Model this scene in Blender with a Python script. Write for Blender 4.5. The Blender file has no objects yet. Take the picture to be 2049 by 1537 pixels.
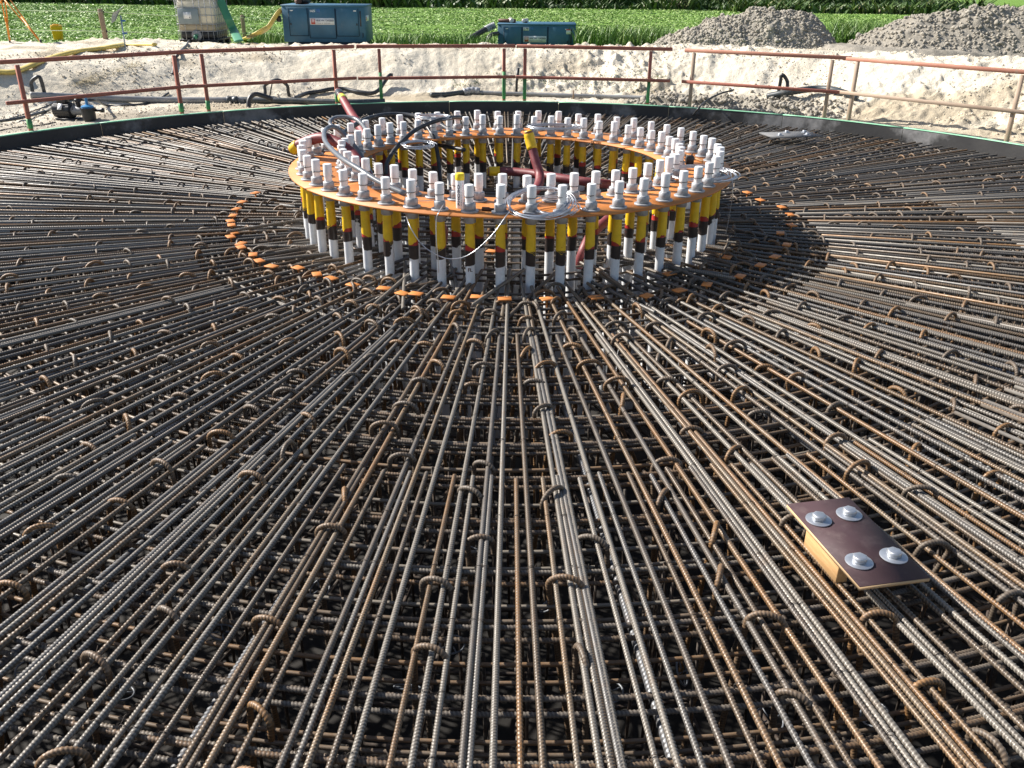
import bpy, math, random
import numpy as np
from mathutils import Matrix, Vector

random.seed(7)
RNG = np.random.default_rng(11)
R = math.radians
SC = bpy.context.scene
COL = SC.collection

# ------------------------------------------------------------------ camera
F_PX, PITCH, ROLL = 1757.8, 0.4381, 0.0088          # focal length in px of a 2049 px wide frame
CAM = np.array([0.027, -8.203, 1.588])              # origin: centre of the anchor plate's top face
cd = bpy.data.cameras.new("camera")
cd.sensor_width = 36.0
cd.lens = 36.0 * F_PX / 2049.0
cd.clip_start = 0.05
cd.clip_end = 3000.0
cam = bpy.data.objects.new("camera", cd)
COL.objects.link(cam)
_R = np.array([1.0, 0, 0]); _F = np.array([0, math.cos(PITCH), -math.sin(PITCH)])
_U = np.array([0, math.sin(PITCH), math.cos(PITCH)])
_cx = math.cos(ROLL) * _R + math.sin(ROLL) * _U
_cy = -math.sin(ROLL) * _R + math.cos(ROLL) * _U
_m = Matrix.Identity(4)
for i in range(3):
    _m[i][0] = _cx[i]; _m[i][1] = _cy[i]; _m[i][2] = -_F[i]; _m[i][3] = CAM[i]
cam.matrix_world = _m
SC.camera = cam

# ------------------------------------------------------------------ light
SUN_EL, SUN_AZ = 37.0, 159.0                        # azimuth counter-clockwise from +X: far left
world = bpy.data.worlds.new("World")
SC.world = world
world.use_nodes = True
wn = world.node_tree
bg = wn.nodes["Background"]
sky = wn.nodes.new("ShaderNodeTexSky")
sky.sky_type = 'NISHITA'
sky.sun_disc = False
sky.sun_elevation = R(SUN_EL)
sky.sun_rotation = R(90.0 - SUN_AZ)
sky.air_density = 1.0
sky.dust_density = 1.2
wn.links.new(sky.outputs[0], bg.inputs[0])
bg.inputs[1].default_value = 0.075
sl = bpy.data.lights.new("sun", 'SUN')
sl.energy = 5.0
sl.angle = R(0.5)
sl.color = (1.0, 0.95, 0.88)
sun = bpy.data.objects.new("sun", sl)
COL.objects.link(sun)
_d = Vector((-math.cos(R(SUN_AZ)) * math.cos(R(SUN_EL)), -math.sin(R(SUN_AZ)) * math.cos(R(SUN_EL)), -math.sin(R(SUN_EL))))
sun.rotation_euler = _d.to_track_quat('-Z', 'Y').to_euler()
sun.location = (-20, 10, 20)
SC.view_settings.view_transform = 'Standard'
SC.view_settings.look = 'None'
SC.view_settings.exposure = 0.85
SC.view_settings.gamma = 1.0
SC.view_settings.use_curve_mapping = False
SC.render.engine = 'CYCLES'
SC.cycles.max_bounces = 6

# ------------------------------------------------------------------ helpers: rays
def ray(x, y):
    c, s = math.cos(ROLL), math.sin(ROLL)
    a, b = x - 1024.5, y - 768.5
    u, v = c * a + s * b, -s * a + c * b
    r, up = u / F_PX, -v / F_PX
    return np.array([r, math.cos(PITCH) + up * math.sin(PITCH), -math.sin(PITCH) + up * math.cos(PITCH)])

def on(x, y, z):
    d = ray(x, y)
    return CAM + d * ((z - CAM[2]) / d[2])

def at(x, y, Y):
    d = ray(x, y)
    return CAM + d * ((Y - CAM[1]) / d[1])

def proj(P):
    P = np.atleast_2d(np.asarray(P, float)) - CAM
    fw = P @ _F
    fw = np.where(fw < 0.05, 0.05, fw)
    u = F_PX * (P @ _cx) / fw
    v = -F_PX * (P @ _cy) / fw
    return np.stack([1024.5 + u, 768.5 + v, fw], 1)

def in_frame(P, m=0):
    q = proj(P)
    d = np.atleast_2d(P) - CAM
    return (q[:, 0] > -m) & (q[:, 0] < 2049 + m) & (q[:, 1] > -m) & (q[:, 1] < 1537 + m) & (d @ _F > 0.1)

# ------------------------------------------------------------------ helpers: noise
def _hash(ix, iy, seed):
    h = (ix.astype(np.int64) * 374761393 + iy.astype(np.int64) * 668265263 + seed * 974634777) & 0xFFFFFFFF
    h = ((h ^ (h >> 13)) * 1274126177) & 0xFFFFFFFF
    h = h ^ (h >> 16)
    return (h & 0xFFFF) / 65535.0

def vnoise(x, y, seed=0):
    x = np.asarray(x, float); y = np.asarray(y, float)
    ix, iy = np.floor(x), np.floor(y)
    fx, fy = x - ix, y - iy
    fx = fx * fx * (3 - 2 * fx); fy = fy * fy * (3 - 2 * fy)
    a = _hash(ix, iy, seed); b = _hash(ix + 1, iy, seed)
    c = _hash(ix, iy + 1, seed); d = _hash(ix + 1, iy + 1, seed)
    return (a * (1 - fx) + b * fx) * (1 - fy) + (c * (1 - fx) + d * fx) * fy - 0.5

def fbm(x, y, oct=4, seed=0, gain=0.5):
    s = 0.0; a = 1.0; f = 1.0
    for k in range(oct):
        s = s + a * vnoise(x * f + 17.3 * k, y * f - 9.1 * k, seed + k)
        a *= gain; f *= 2.03
    return s

def ss(e0, e1, x):
    t = np.clip((np.asarray(x, float) - e0) / (e1 - e0), 0, 1)
    return t * t * (3 - 2 * t)

# ------------------------------------------------------------------ helpers: meshes
class MB:
    """collects vertices and faces, with a tone per vertex, and links them as one mesh object"""
    def __init__(self):
        self.v = []; self.q = []; self.t = []; self.tone = []; self.n = 0; self.poly = []; self.rib = None

    def add(self, v, quads=None, tris=None, tone=0.0, polys=None):
        v = np.asarray(v, float).reshape(-1, 3)
        self.v.append(v)
        self.tone.append(np.full(len(v), tone) if np.isscalar(tone) else np.asarray(tone, float))
        if quads is not None and len(quads): self.q.append(np.asarray(quads, np.int64) + self.n)
        if tris is not None and len(tris): self.t.append(np.asarray(tris, np.int64) + self.n)
        if polys:
            for p in polys: self.poly.append([i + self.n for i in p])
        self.n += len(v)
        return self

    def box(self, c, s, M=None, tone=0.0, taper=1.0):
        x, y, z = [k / 2 for k in s]
        v = np.array([[-x, -y, -z], [x, -y, -z], [x, y, -z], [-x, y, -z],
                      [-x * taper, -y * taper, z], [x * taper, -y * taper, z], [x * taper, y * taper, z], [-x * taper, y * taper, z]])
        if M is not None: v = v @ np.asarray(M)[:3, :3].T
        v = v + np.asarray(c, float)
        return self.add(v, [[3, 2, 1, 0], [4, 5, 6, 7], [0, 1, 5, 4], [1, 2, 6, 5], [2, 3, 7, 6], [3, 0, 4, 7]], tone=tone)

    def bbox(self, c, s, b, M=None):
        """box with chamfered edges"""
        x, y, z = [k / 2 for k in s]
        V = []
        for sx in (-1, 1):
            for sy in (-1, 1):
                for sz in (-1, 1):
                    V += [[sx * x, sy * (y - b), sz * (z - b)], [sx * (x - b), sy * y, sz * (z - b)], [sx * (x - b), sy * (y - b), sz * z]]
        V = np.array(V)
        idx = {}
        k = 0
        for sx in (-1, 1):
            for sy in (-1, 1):
                for sz in (-1, 1):
                    for a in range(3):
                        idx[(sx, sy, sz, a)] = k; k += 1
        P = []
        for s_ in (-1, 1):
            f = [idx[(s_, -1, -1, 0)], idx[(s_, 1, -1, 0)], idx[(s_, 1, 1, 0)], idx[(s_, -1, 1, 0)]]; P.append(f if s_ > 0 else f[::-1])
            f = [idx[(-1, s_, -1, 1)], idx[(-1, s_, 1, 1)], idx[(1, s_, 1, 1)], idx[(1, s_, -1, 1)]]; P.append(f if s_ > 0 else f[::-1])
            f = [idx[(-1, -1, s_, 2)], idx[(1, -1, s_, 2)], idx[(1, 1, s_, 2)], idx[(-1, 1, s_, 2)]]; P.append(f if s_ > 0 else f[::-1])
        for a_ in (-1, 1):
            for b_ in (-1, 1):
                P.append([idx[(a_, b_, -1, 0)], idx[(a_, b_, 1, 0)], idx[(a_, b_, 1, 1)], idx[(a_, b_, -1, 1)]])
                P.append([idx[(a_, -1, b_, 0)], idx[(a_, 1, b_, 0)], idx[(a_, 1, b_, 2)], idx[(a_, -1, b_, 2)]])
                P.append([idx[(-1, a_, b_, 1)], idx[(1, a_, b_, 1)], idx[(1, a_, b_, 2)], idx[(-1, a_, b_, 2)]])
        for sx in (-1, 1):
            for sy in (-1, 1):
                for sz in (-1, 1):
                    P.append([idx[(sx, sy, sz, a)] for a in range(3)])
        # orient every face outwards
        out = []
        for p in P:
            a, b2, c2 = V[p[0]], V[p[1]], V[p[2]]
            nrm = np.cross(b2 - a, c2 - a)
            if nrm @ V[p].mean(0) < 0: p = p[::-1]
            out.append(p)
        if M is not None: V = V @ np.asarray(M)[:3, :3].T
        return self.add(V + np.asarray(c, float), polys=out)

    def lathe(self, prof, n=16, c=(0, 0, 0), M=None, cap=True, tone=0.0):
        """prof: list of (radius, z) bottom to top"""
        prof = np.asarray(prof, float)
        a = np.linspace(0, 2 * math.pi, n, endpoint=False)
        v = np.zeros((len(prof), n, 3))
        v[:, :, 0] = prof[:, 0:1] * np.cos(a); v[:, :, 1] = prof[:, 0:1] * np.sin(a); v[:, :, 2] = prof[:, 1:2]
        v = v.reshape(-1, 3)
        i, j = np.meshgrid(np.arange(len(prof) - 1), np.arange(n), indexing='ij')
        j2 = (j + 1) % n
        q = np.stack([i * n + j, i * n + j2, (i + 1) * n + j2, (i + 1) * n + j], -1).reshape(-1, 4)
        if M is not None: v = v @ np.asarray(M)[:3, :3].T
        polys = None
        if cap:
            polys = [list(range(n))[::-1], [(len(prof) - 1) * n + k for k in range(n)]]
        return self.add(v + np.asarray(c, float), quads=q, polys=polys, tone=tone)

    def tube(self, P, rad, n=8, ribs=None, tone=0.0, frames=None, flat=None, cap=True):
        """tube along a path; ribs=(pitch, height, slant, samples) raises slanted ribs like those of a reinforcing bar"""
        P = np.asarray(P, float)
        N = len(P)
        T = np.gradient(P, axis=0)
        T /= np.linalg.norm(T, axis=1)[:, None] + 1e-12
        if frames is None:
            A = np.zeros((N, 3)); up = np.array([0, 0, 1.0])
            if abs(T[0] @ up) > 0.95: up = np.array([0, 1.0, 0])
            a = np.cross(up, T[0]); a /= np.linalg.norm(a)
            for i in range(N):
                a = a - T[i] * (a @ T[i]); a = a / (np.linalg.norm(a) + 1e-12); A[i] = a
        else:
            A = frames
        B = np.cross(T, A)
        th = np.linspace(0, 2 * math.pi, n, endpoint=False)
        rr = np.broadcast_to(np.asarray(rad, float).reshape(-1, 1), (N, 1)) * np.ones((1, n))
        if ribs is not None:
            pitch, hgt, slant = ribs[:3]
            s = np.concatenate([[0], np.cumsum(np.linalg.norm(np.diff(P, axis=0), axis=1))])
            half = np.where(np.sin(th) >= 0, 1.0, -1.0)
            ph = s[:, None] / pitch + slant * half[None, :] * (np.cos(th)[None, :]) + np.where(half > 0, 0, 0.5)[None, :]
            w = np.clip(np.cos(2 * math.pi * ph) * 1.6, -0.2, 1)
            w = np.where(w > 0, w, 0) * (0.25 + 0.75 * np.abs(np.sin(th)))[None, :]
            rr = rr + hgt * w
            ridge = (np.abs(np.sin(th)) < 0.2)[None, :] * np.ones((N, 1))
            rr = rr + hgt * 0.6 * ridge
            self.rib = np.clip(w * 1.15 + 0.6 * ridge, 0, 1).reshape(-1)
        ca, sa = np.cos(th), np.sin(th)
        if flat is not None: sa = sa * flat
        v = P[:, None, :] + rr[:, :, None] * (ca[None, :, None] * A[:, None, :] + sa[None, :, None] * B[:, None, :])
        i, j = np.meshgrid(np.arange(N - 1), np.arange(n), indexing='ij')
        j2 = (j + 1) % n
        q = np.stack([i * n + j, i * n + j2, (i + 1) * n + j2, (i + 1) * n + j], -1).reshape(-1, 4)
        polys = [list(range(n))[::-1], [(N - 1) * n + k for k in range(n)]] if cap else None
        return self.add(v.reshape(-1, 3), quads=q, polys=polys, tone=tone)

    def mesh(self, name, mat, smooth=False, tone=False, mats=None, fmat=None):
        me = bpy.data.meshes.new(name)
        V = np.concatenate(self.v)
        loops = []; starts = []; tot = 0
        if self.q:
            Q = np.concatenate(self.q); loops.append(Q.reshape(-1)); starts.append(tot + 4 * np.arange(len(Q))); tot += 4 * len(Q)
        if self.t:
            T = np.concatenate(self.t); loops.append(T.reshape(-1)); starts.append(tot + 3 * np.arange(len(T))); tot += 3 * len(T)
        for p in self.poly:
            loops.append(np.array(p)); starts.append(np.array([tot])); tot += len(p)
        L = np.concatenate(loops); S = np.concatenate(starts)
        me.vertices.add(len(V)); me.vertices.foreach_set("co", V.astype(np.float32).ravel())
        me.loops.add(len(L)); me.loops.foreach_set("vertex_index", L.astype(np.int32))
        me.polygons.add(len(S)); me.polygons.foreach_set("loop_start", S.astype(np.int32))
        if smooth: me.polygons.foreach_set("use_smooth", np.ones(len(S), bool))
        me.update(calc_edges=True)
        me.validate()
        if tone:
            at_ = me.attributes.new("tone", 'FLOAT', 'POINT')
            at_.data.foreach_set("value", np.concatenate(self.tone).astype(np.float32))
        if self.rib is not None and len(self.rib) == len(V):
            at_ = me.attributes.new("rib", 'FLOAT', 'POINT')
            at_.data.foreach_set("value", (1.0 - self.rib).astype(np.float32))
        for m in (mats or [mat]): me.materials.append(m)
        if fmat is not None: me.polygons.foreach_set("material_index", np.asarray(fmat, np.int32))
        return me

def sharp(me, ang=40):
    me.polygons.foreach_set("use_smooth", np.ones(len(me.polygons), bool))
    me.set_sharp_from_angle(angle=R(ang))
    return me

ROOT = {}
def empty(name, loc, label, cat, group=None, rotz=0.0):
    o = bpy.data.objects.new(name, None)
    o.empty_display_size = 0.2
    COL.objects.link(o)
    o.location = loc; o.rotation_euler = (0, 0, rotz)
    ROOT[o.name] = Matrix.Translation(Vector(loc)) @ Matrix.Rotation(rotz, 4, 'Z')
    return tag(o, label, cat, group)

def tag(o, label, cat, group=None, kind=None):
    o["label"] = label; o["category"] = cat
    if group: o["group"] = group
    if kind: o["kind"] = kind
    return o

def link(name, me, parent=None, M=None, kind=None, label=None):
    """links a mesh object; M is its matrix in its parent's space"""
    o = bpy.data.objects.new(name, me)
    COL.objects.link(o)
    if parent is not None: o.parent = parent
    if M is not None: o.matrix_local = M
    if kind: o["kind"] = kind
    if label: o["label"] = label
    return o

def T3(x, y, z): return Matrix.Translation(Vector((float(x), float(y), float(z))))
def RZ(a): return Matrix.Rotation(a, 4, 'Z')

def spline(pts, n=12):
    """Catmull-Rom through the points"""
    P = [np.asarray(p, float) for p in pts]
    P = [2 * P[0] - P[1]] + P + [2 * P[-1] - P[-2]]
    out = []
    for i in range(1, len(P) - 2):
        p0, p1, p2, p3 = P[i - 1:i + 3]
        for k in range(n):
            t = k / n
            out.append(0.5 * ((2 * p1) + (p2 - p0) * t + (2 * p0 - 5 * p1 + 4 * p2 - p3) * t * t + (3 * p1 - p0 - 3 * p2 + p3) * t ** 3))
    out.append(P[-2])
    return np.array(out)

def resample(P, step):
    s = np.concatenate([[0], np.cumsum(np.linalg.norm(np.diff(P, axis=0), axis=1))])
    n = max(2, int(s[-1] / step) + 1)
    t = np.linspace(0, s[-1], n)
    return np.stack([np.interp(t, s, P[:, k]) for k in range(3)], 1)

# ------------------------------------------------------------------ materials
class NT:
    def __init__(self, name):
        self.m = bpy.data.materials.new(name); self.m.use_nodes = True
        self.t = self.m.node_tree; self.b = self.t.nodes["Principled BSDF"]
    def n(self, kind, **kw):
        nd = self.t.nodes.new(kind)
        for k, v in kw.items(): setattr(nd, k, v)
        return nd
    def l(self, a, b): self.t.links.new(a, b)
    def pos(self, scale=(1, 1, 1), obj=False):
        mp = self.n("ShaderNodeMapping"); mp.inputs["Scale"].default_value = scale
        if obj: src = self.n("ShaderNodeTexCoord").outputs["Object"]
        else: src = self.n("ShaderNodeNewGeometry").outputs["Position"]
        self.l(src, mp.inputs["Vector"]); return mp.outputs[0]
    def noise(self, vec, scale, detail=4, rough=0.55):
        nd = self.n("ShaderNodeTexNoise"); nd.inputs["Scale"].default_value = scale
        nd.inputs["Detail"].default_value = detail; nd.inputs["Roughness"].default_value = rough
        self.l(vec, nd.inputs["Vector"]); return nd.outputs["Fac"]
    def ramp(self, fac, stops, interp='LINEAR'):
        nd = self.n("ShaderNodeValToRGB"); cr = nd.color_ramp; cr.interpolation = interp
        while len(cr.elements) < len(stops): cr.elements.new(0.5)
        for e, (p, c) in zip(cr.elements, stops):
            e.position = p; e.color = (c[0], c[1], c[2], 1) if not np.isscalar(c) else (c, c, c, 1)
        self.l(fac, nd.inputs[0]); return nd.outputs[0]
    def mix(self, fac, a, b, mode='MIX'):
        nd = self.n("ShaderNodeMix", data_type='RGBA', blend_type=mode)
        for s, v in ((nd.inputs[0], fac), (nd.inputs[6], a), (nd.inputs[7], b)):
            if hasattr(v, "links") or isinstance(v, bpy.types.NodeSocket): self.l(v, s)
            elif np.isscalar(v): s.default_value = v
            else: s.default_value = (v[0], v[1], v[2], 1)
        return nd.outputs[2]
    def math(self, op, a, b=0.0):
        nd = self.n("ShaderNodeMath", operation=op)
        for s, v in ((nd.inputs[0], a), (nd.inputs[1], b)):
            if isinstance(v, bpy.types.NodeSocket): self.l(v, s)
            else: s.default_value = v
        return nd.outputs[0]
    def attr(self, name, out="Fac"):
        nd = self.n("ShaderNodeAttribute"); nd.attribute_name = name; return nd.outputs[out]
    def rand(self): return self.n("ShaderNodeObjectInfo").outputs["Random"]
    def bump(self, h, strength=0.3, dist=0.01):
        nd = self.n("ShaderNodeBump"); nd.inputs["Strength"].default_value = strength
        nd.inputs["Distance"].default_value = dist
        self.l(h, nd.inputs["Height"]); self.l(nd.outputs[0], self.b.inputs["Normal"])
    def col(self, c):
        s = self.b.inputs["Base Color"]
        if isinstance(c, bpy.types.NodeSocket): self.l(c, s)
        else: s.default_value = (c[0], c[1], c[2], 1)
    def set(self, rough=0.5, metal=0.0, spec=0.5):
        if isinstance(rough, bpy.types.NodeSocket): self.l(rough, self.b.inputs["Roughness"])
        else: self.b.inputs["Roughness"].default_value = rough
        self.b.inputs["Metallic"].default_value = metal
        self.b.inputs["Specular IOR Level"].default_value = spec
        return self.m

def simple(name, col, rough=0.5, metal=0.0, var=0.25, scale=6, bump=0.0, spec=0.5, dirt=None):
    k = NT(name)
    p = k.pos()
    f = k.noise(p, scale, 5, 0.6)
    c0 = [x * (1 - var) for x in col]; c1 = [min(1, x * (1 + var)) for x in col]
    c = k.ramp(f, [(0.3, c0), (0.7, c1)])
    if dirt:
        d = k.ramp(k.noise(p, scale * 2.3, 6, 0.7), [(0.52, 0.0), (0.68, 1.0)])
        c = k.mix(k.math('MULTIPLY', d, dirt[1]), c, dirt[0])
    k.col(c)
    if bump: k.bump(k.noise(p, scale * 8, 4), bump, 0.004)
    return k.set(rough, metal, spec)

def rebar_mat(name, stops, metal=0.35, rough=0.42):
    k = NT(name)
    tone = k.math('FRACT', k.math('ADD', k.rand(), k.attr("tone")), 0)
    p = k.pos()
    w = k.noise(p, 1.7, 3)
    t2 = k.math('ADD', tone, k.math('MULTIPLY', k.math('SUBTRACT', w, 0.5), 0.22))
    c = k.ramp(t2, stops)
    rust = k.ramp(k.noise(p, 9, 5, 0.65), [(0.55, 0.0), (0.72, 0.6)])
    c = k.mix(k.math('MULTIPLY', rust, 0.7), c, (0.20, 0.105, 0.045))
    dust = k.ramp(k.noise(p, 45, 3, 0.6), [(0.45, 0.0), (0.75, 0.4)])
    c = k.mix(dust, c, (0.22, 0.195, 0.16))
    # sun shadow between the ribs, painted in as darker brown valleys
    c = k.mix(k.math('MULTIPLY', k.attr("rib"), 0.66), c, (0.030, 0.021, 0.015))
    k.col(c)
    k.bump(k.noise(p, 260, 3), 0.25, 0.002)
    r = k.ramp(k.noise(p, 30, 3), [(0.3, rough - 0.08), (0.7, rough + 0.16)])
    return k.set(r, metal, 0.5)

M = {}
M['bar'] = rebar_mat("bar_steel", [(0.0, (0.262, 0.236, 0.198)), (0.30, (0.208, 0.188, 0.16)), (0.52, (0.145, 0.140, 0.133)),
                                   (0.68, (0.13, 0.10, 0.072)), (0.82, (0.17, 0.112, 0.062)), (0.90, (0.25, 0.13, 0.05)), (0.95, (0.22, 0.16, 0.10)), (1.0, (0.225, 0.203, 0.172))], 0.12, 0.40)
M['ring'] = rebar_mat("ring_steel", [(0.0, (0.22, 0.195, 0.16)), (0.4, (0.17, 0.145, 0.12)), (0.7, (0.135, 0.095, 0.062)), (0.9, (0.20, 0.115, 0.055)), (1.0, (0.22, 0.195, 0.16))], 0.1, 0.5)
M['hook'] = rebar_mat("hook_steel", [(0.0, (0.24, 0.125, 0.045)), (0.3, (0.29, 0.15, 0.055)), (0.5, (0.15, 0.105, 0.068)), (0.8, (0.14, 0.112, 0.085)), (1.0, (0.24, 0.125, 0.045))], 0.05, 0.5)
M['hookfar'] = rebar_mat("hook_steel_brown", [(0.0, (0.12, 0.09, 0.064)), (0.5, (0.09, 0.068, 0.05)), (0.8, (0.19, 0.105, 0.045)), (1.0, (0.12, 0.09, 0.064))], 0.05, 0.55)
M['support'] = rebar_mat("support_steel", [(0.0, (0.20, 0.21, 0.225)), (0.6, (0.16, 0.17, 0.185)), (1.0, (0.20, 0.21, 0.225))], 0.3, 0.4)
M['blackbar'] = simple("black_coated_bar", (0.016, 0.017, 0.02), 0.42, 0.0, 0.3, 12)
M['dark'] = rebar_mat("dark_steel", [(0.0, (0.035, 0.026, 0.02)), (0.5, (0.05, 0.032, 0.022)), (1.0, (0.035, 0.026, 0.02))], 0.0, 0.7)  # lower bars: the pit's deep shade is put into this darker steel
def rust_plate():
    k = NT("orange_rust_plate"); p = k.pos()
    c = k.ramp(k.noise(p, 3.0, 5, 0.6), [(0.3, (0.52, 0.18, 0.042)), (0.55, (0.62, 0.225, 0.055)), (0.75, (0.66, 0.27, 0.085))])
    c = k.mix(k.ramp(k.noise(p, 22, 5, 0.7), [(0.55, 0.0), (0.8, 0.5)]), c, (0.36, 0.12, 0.035))
    k.col(c); k.bump(k.noise(p, 120, 3), 0.1, 0.002)
    return k.set(0.55, 0.0, 0.4)
M['plate'] = rust_plate()
M['galv'] = simple("galvanised_steel", (0.36, 0.37, 0.385), 0.55, 0.3, 0.22, 25, 0.05)
M['zinc'] = simple("bright_zinc", (0.50, 0.52, 0.55), 0.46, 0.85, 0.15, 30, 0.05)
M['white'] = simple("white_pvc", (0.80, 0.80, 0.80), 0.38, 0, 0.06, 14, dirt=((0.45, 0.42, 0.38), 0.35))
M['sleeve'] = simple("white_pvc_sleeve", (0.76, 0.77, 0.78), 0.35, 0, 0.06, 10, dirt=((0.42, 0.40, 0.36), 0.25))
M['yellow'] = simple("yellow_tape", (0.78, 0.50, 0.015), 0.42, 0, 0.12, 18)
M['redtape'] = simple("red_tape", (0.40, 0.03, 0.022), 0.45, 0, 0.2, 18)
M['blacktape'] = simple("black_tape", (0.032, 0.024, 0.022), 0.38, 0, 0.35, 22)
M['blackpl'] = simple("black_plastic", (0.02, 0.02, 0.022), 0.4, 0, 0.3, 10)
M['rubber'] = simple("black_rubber", (0.03, 0.032, 0.036), 0.42, 0, 0.3, 8, dirt=((0.2, 0.18, 0.15), 0.35))
M['greyhose'] = simple("grey_hose", (0.14, 0.15, 0.165), 0.32, 0, 0.2, 8)
M['redhose'] = simple("dark_red_hose", (0.20, 0.042, 0.047), 0.5, 0, 0.15, 6, dirt=((0.30, 0.2, 0.16), 0.3))
M['wire'] = simple("bright_wire", (0.60, 0.62, 0.65), 0.3, 0.8, 0.15, 30)
M['plywood'] = simple("brown_film_plywood", (0.062, 0.036, 0.040), 0.62, 0, 0.2, 5, spec=0.25, dirt=((0.30, 0.24, 0.22), 0.12))
def wood(name, a, b, sc=(3, 40, 40)):
    k = NT(name); p = k.pos(sc, True)
    k.col(k.ramp(k.noise(p, 1.6, 6, 0.6), [(0.3, a), (0.7, b)])); k.bump(k.noise(p, 4, 3), 0.2, 0.002)
    return k.set(0.65)
M['pine'] = wood("pine_wood", (0.46, 0.25, 0.10), (0.62, 0.40, 0.19))
M['plyedge'] = wood("plywood_edge", (0.50, 0.32, 0.16), (0.64, 0.46, 0.27), (2, 2, 220))
M['greyboard'] = simple("grey_board", (0.15, 0.15, 0.15), 0.6, 0, 0.2, 6)
def rail_mat(name, a, b, wear):
    k = NT(name); p = k.pos()
    c = k.ramp(k.noise(p, 2.2, 5, 0.6), [(0.3, a), (0.7, b)])
    c = k.mix(k.ramp(k.noise(p, 12, 6, 0.7), [(0.54, 0.0), (0.72, wear)]), c, (0.42, 0.31, 0.22))
    k.col(c); k.bump(k.noise(p, 60, 3), 0.15, 0.003); return k.set(0.6)
M['redrail'] = rail_mat("red_painted_timber", (0.33, 0.10, 0.065), (0.42, 0.15, 0.10), 0.4)
M['paler'] = rail_mat("faded_red_timber", (0.42, 0.17, 0.11), (0.52, 0.25, 0.17), 0.6)
M['tanrail'] = rail_mat("bare_timber", (0.33, 0.235, 0.165), (0.44, 0.33, 0.24), 0.4)
M['greenpaint'] = simple("green_paint", (0.26, 0.58, 0.36), 0.45, 0, 0.15, 5, dirt=((0.5, 0.58, 0.5), 0.6))
M['darkgreen'] = simple("green_post_paint", (0.09, 0.30, 0.11), 0.5, 0, 0.2, 9)
def form_mat():
    k = NT("formwork_face"); p = k.pos()
    c = k.ramp(k.noise(p, 1.5, 4), [(0.3, (0.030, 0.029, 0.030)), (0.7, (0.060, 0.058, 0.056))])
    sm = k.ramp(k.noise(p, 0.75, 6, 0.62), [(0.50, 0.0), (0.57, 0.9)])
    c = k.mix(sm, c, k.ramp(k.noise(p, 7, 5, 0.7), [(0.3, (0.15, 0.15, 0.15)), (0.7, (0.30, 0.29, 0.285))]))
    k.col(c); k.bump(k.noise(p, 14, 5), 0.2, 0.01); return k.set(0.5)
M['form'] = form_mat()
M['concrete'] = simple("pit_concrete", (0.028, 0.025, 0.022), 0.9, 0, 0.3, 2, 0.2)  # deep shadow on the pit floor painted in as a near-black base colour

def ground_mat():
    k = NT("sand_and_soil"); p = k.pos()
    sand = k.ramp(k.noise(p, 0.55, 6, 0.6), [(0.28, (0.58, 0.51, 0.395)), (0.5, (0.68, 0.615, 0.495)), (0.72, (0.74, 0.68, 0.565))])
    sand = k.mix(k.ramp(k.noise(p, 4.5, 6, 0.7), [(0.52, 0.0), (0.8, 0.40)]), sand, (0.48, 0.405, 0.305))
    sand = k.mix(k.ramp(k.noise(p, 38, 4, 0.7), [(0.5, 0.0), (0.8, 0.35)]), sand, (0.33, 0.28, 0.21))
    clay = k.ramp(k.noise(p, 6, 6, 0.65), [(0.3, (0.20, 0.185, 0.155)), (0.7, (0.33, 0.30, 0.255))])
    turf = k.ramp(k.noise(p, 3, 6, 0.7), [(0.3, (0.11, 0.21, 0.035)), (0.7, (0.20, 0.33, 0.07))])
    damp = k.ramp(k.noise(p, 2.5, 5, 0.65), [(0.3, (0.34, 0.28, 0.19)), (0.7, (0.46, 0.385, 0.275))])
    c = k.mix(k.attr("damp"), sand, damp)
    c = k.mix(k.attr("clay"), c, clay)
    c = k.mix(k.attr("turf"), c, turf)
    k.col(c)
    h = k.math('ADD', k.noise(p, 28, 6, 0.65), k.math('MULTIPLY', k.noise(p, 110, 3), 0.35))
    k.bump(h, 0.8, 0.03)
    return k.set(0.92, 0, 0.15)
M['ground'] = ground_mat()
def clod_mat():
    k = NT("grey_clay"); p = k.pos()
    t = k.math('ADD', k.math('MULTIPLY', k.rand(), 0.35), k.noise(p, 3.5, 6, 0.65))
    k.col(k.ramp(t, [(0.3, (0.23, 0.208, 0.17)), (0.6, (0.33, 0.30, 0.25)), (1.0, (0.42, 0.385, 0.325))]))
    k.bump(k.noise(p, 26, 6, 0.7), 0.7, 0.03)
    return k.set(0.9, 0, 0.2)
M['clay'] = clod_mat()
def leaf(name, stops, rough=0.5):
    k = NT(name)
    k.col(k.ramp(k.attr("tone"), stops))
    k.set(rough, 0, 0.4)
    k.b.inputs["Subsurface Weight"].default_value = 0.0
    return k.m
M['grass'] = leaf("meadow_grass", [(0.0, (0.10, 0.19, 0.035)), (0.4, (0.23, 0.37, 0.085)), (0.8, (0.31, 0.45, 0.125)), (1.0, (0.42, 0.48, 0.20))])
M['reed'] = leaf("reed_leaves", [(0.0, (0.06, 0.13, 0.02)), (0.6, (0.13, 0.24, 0.045)), (1.0, (0.22, 0.28, 0.08))])
M['bank'] = leaf("bank_reeds", [(0.0, (0.03, 0.065, 0.015)), (0.6, (0.075, 0.14, 0.03)), (0.9, (0.14, 0.18, 0.055)), (1.0, (0.24, 0.22, 0.10))])
M['straw'] = leaf("dry_straw", [(0.0, (0.40, 0.33, 0.17)), (1.0, (0.55, 0.47, 0.26))])
M['blue'] = simple("blue_machine_paint", (0.036, 0.120, 0.195), 0.5, 0.0, 0.16, 2.2, 0.03, dirt=((0.16, 0.20, 0.22), 0.16))
M['blueseam'] = simple("dark_blue_seam", (0.008, 0.025, 0.045), 0.6)
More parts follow.
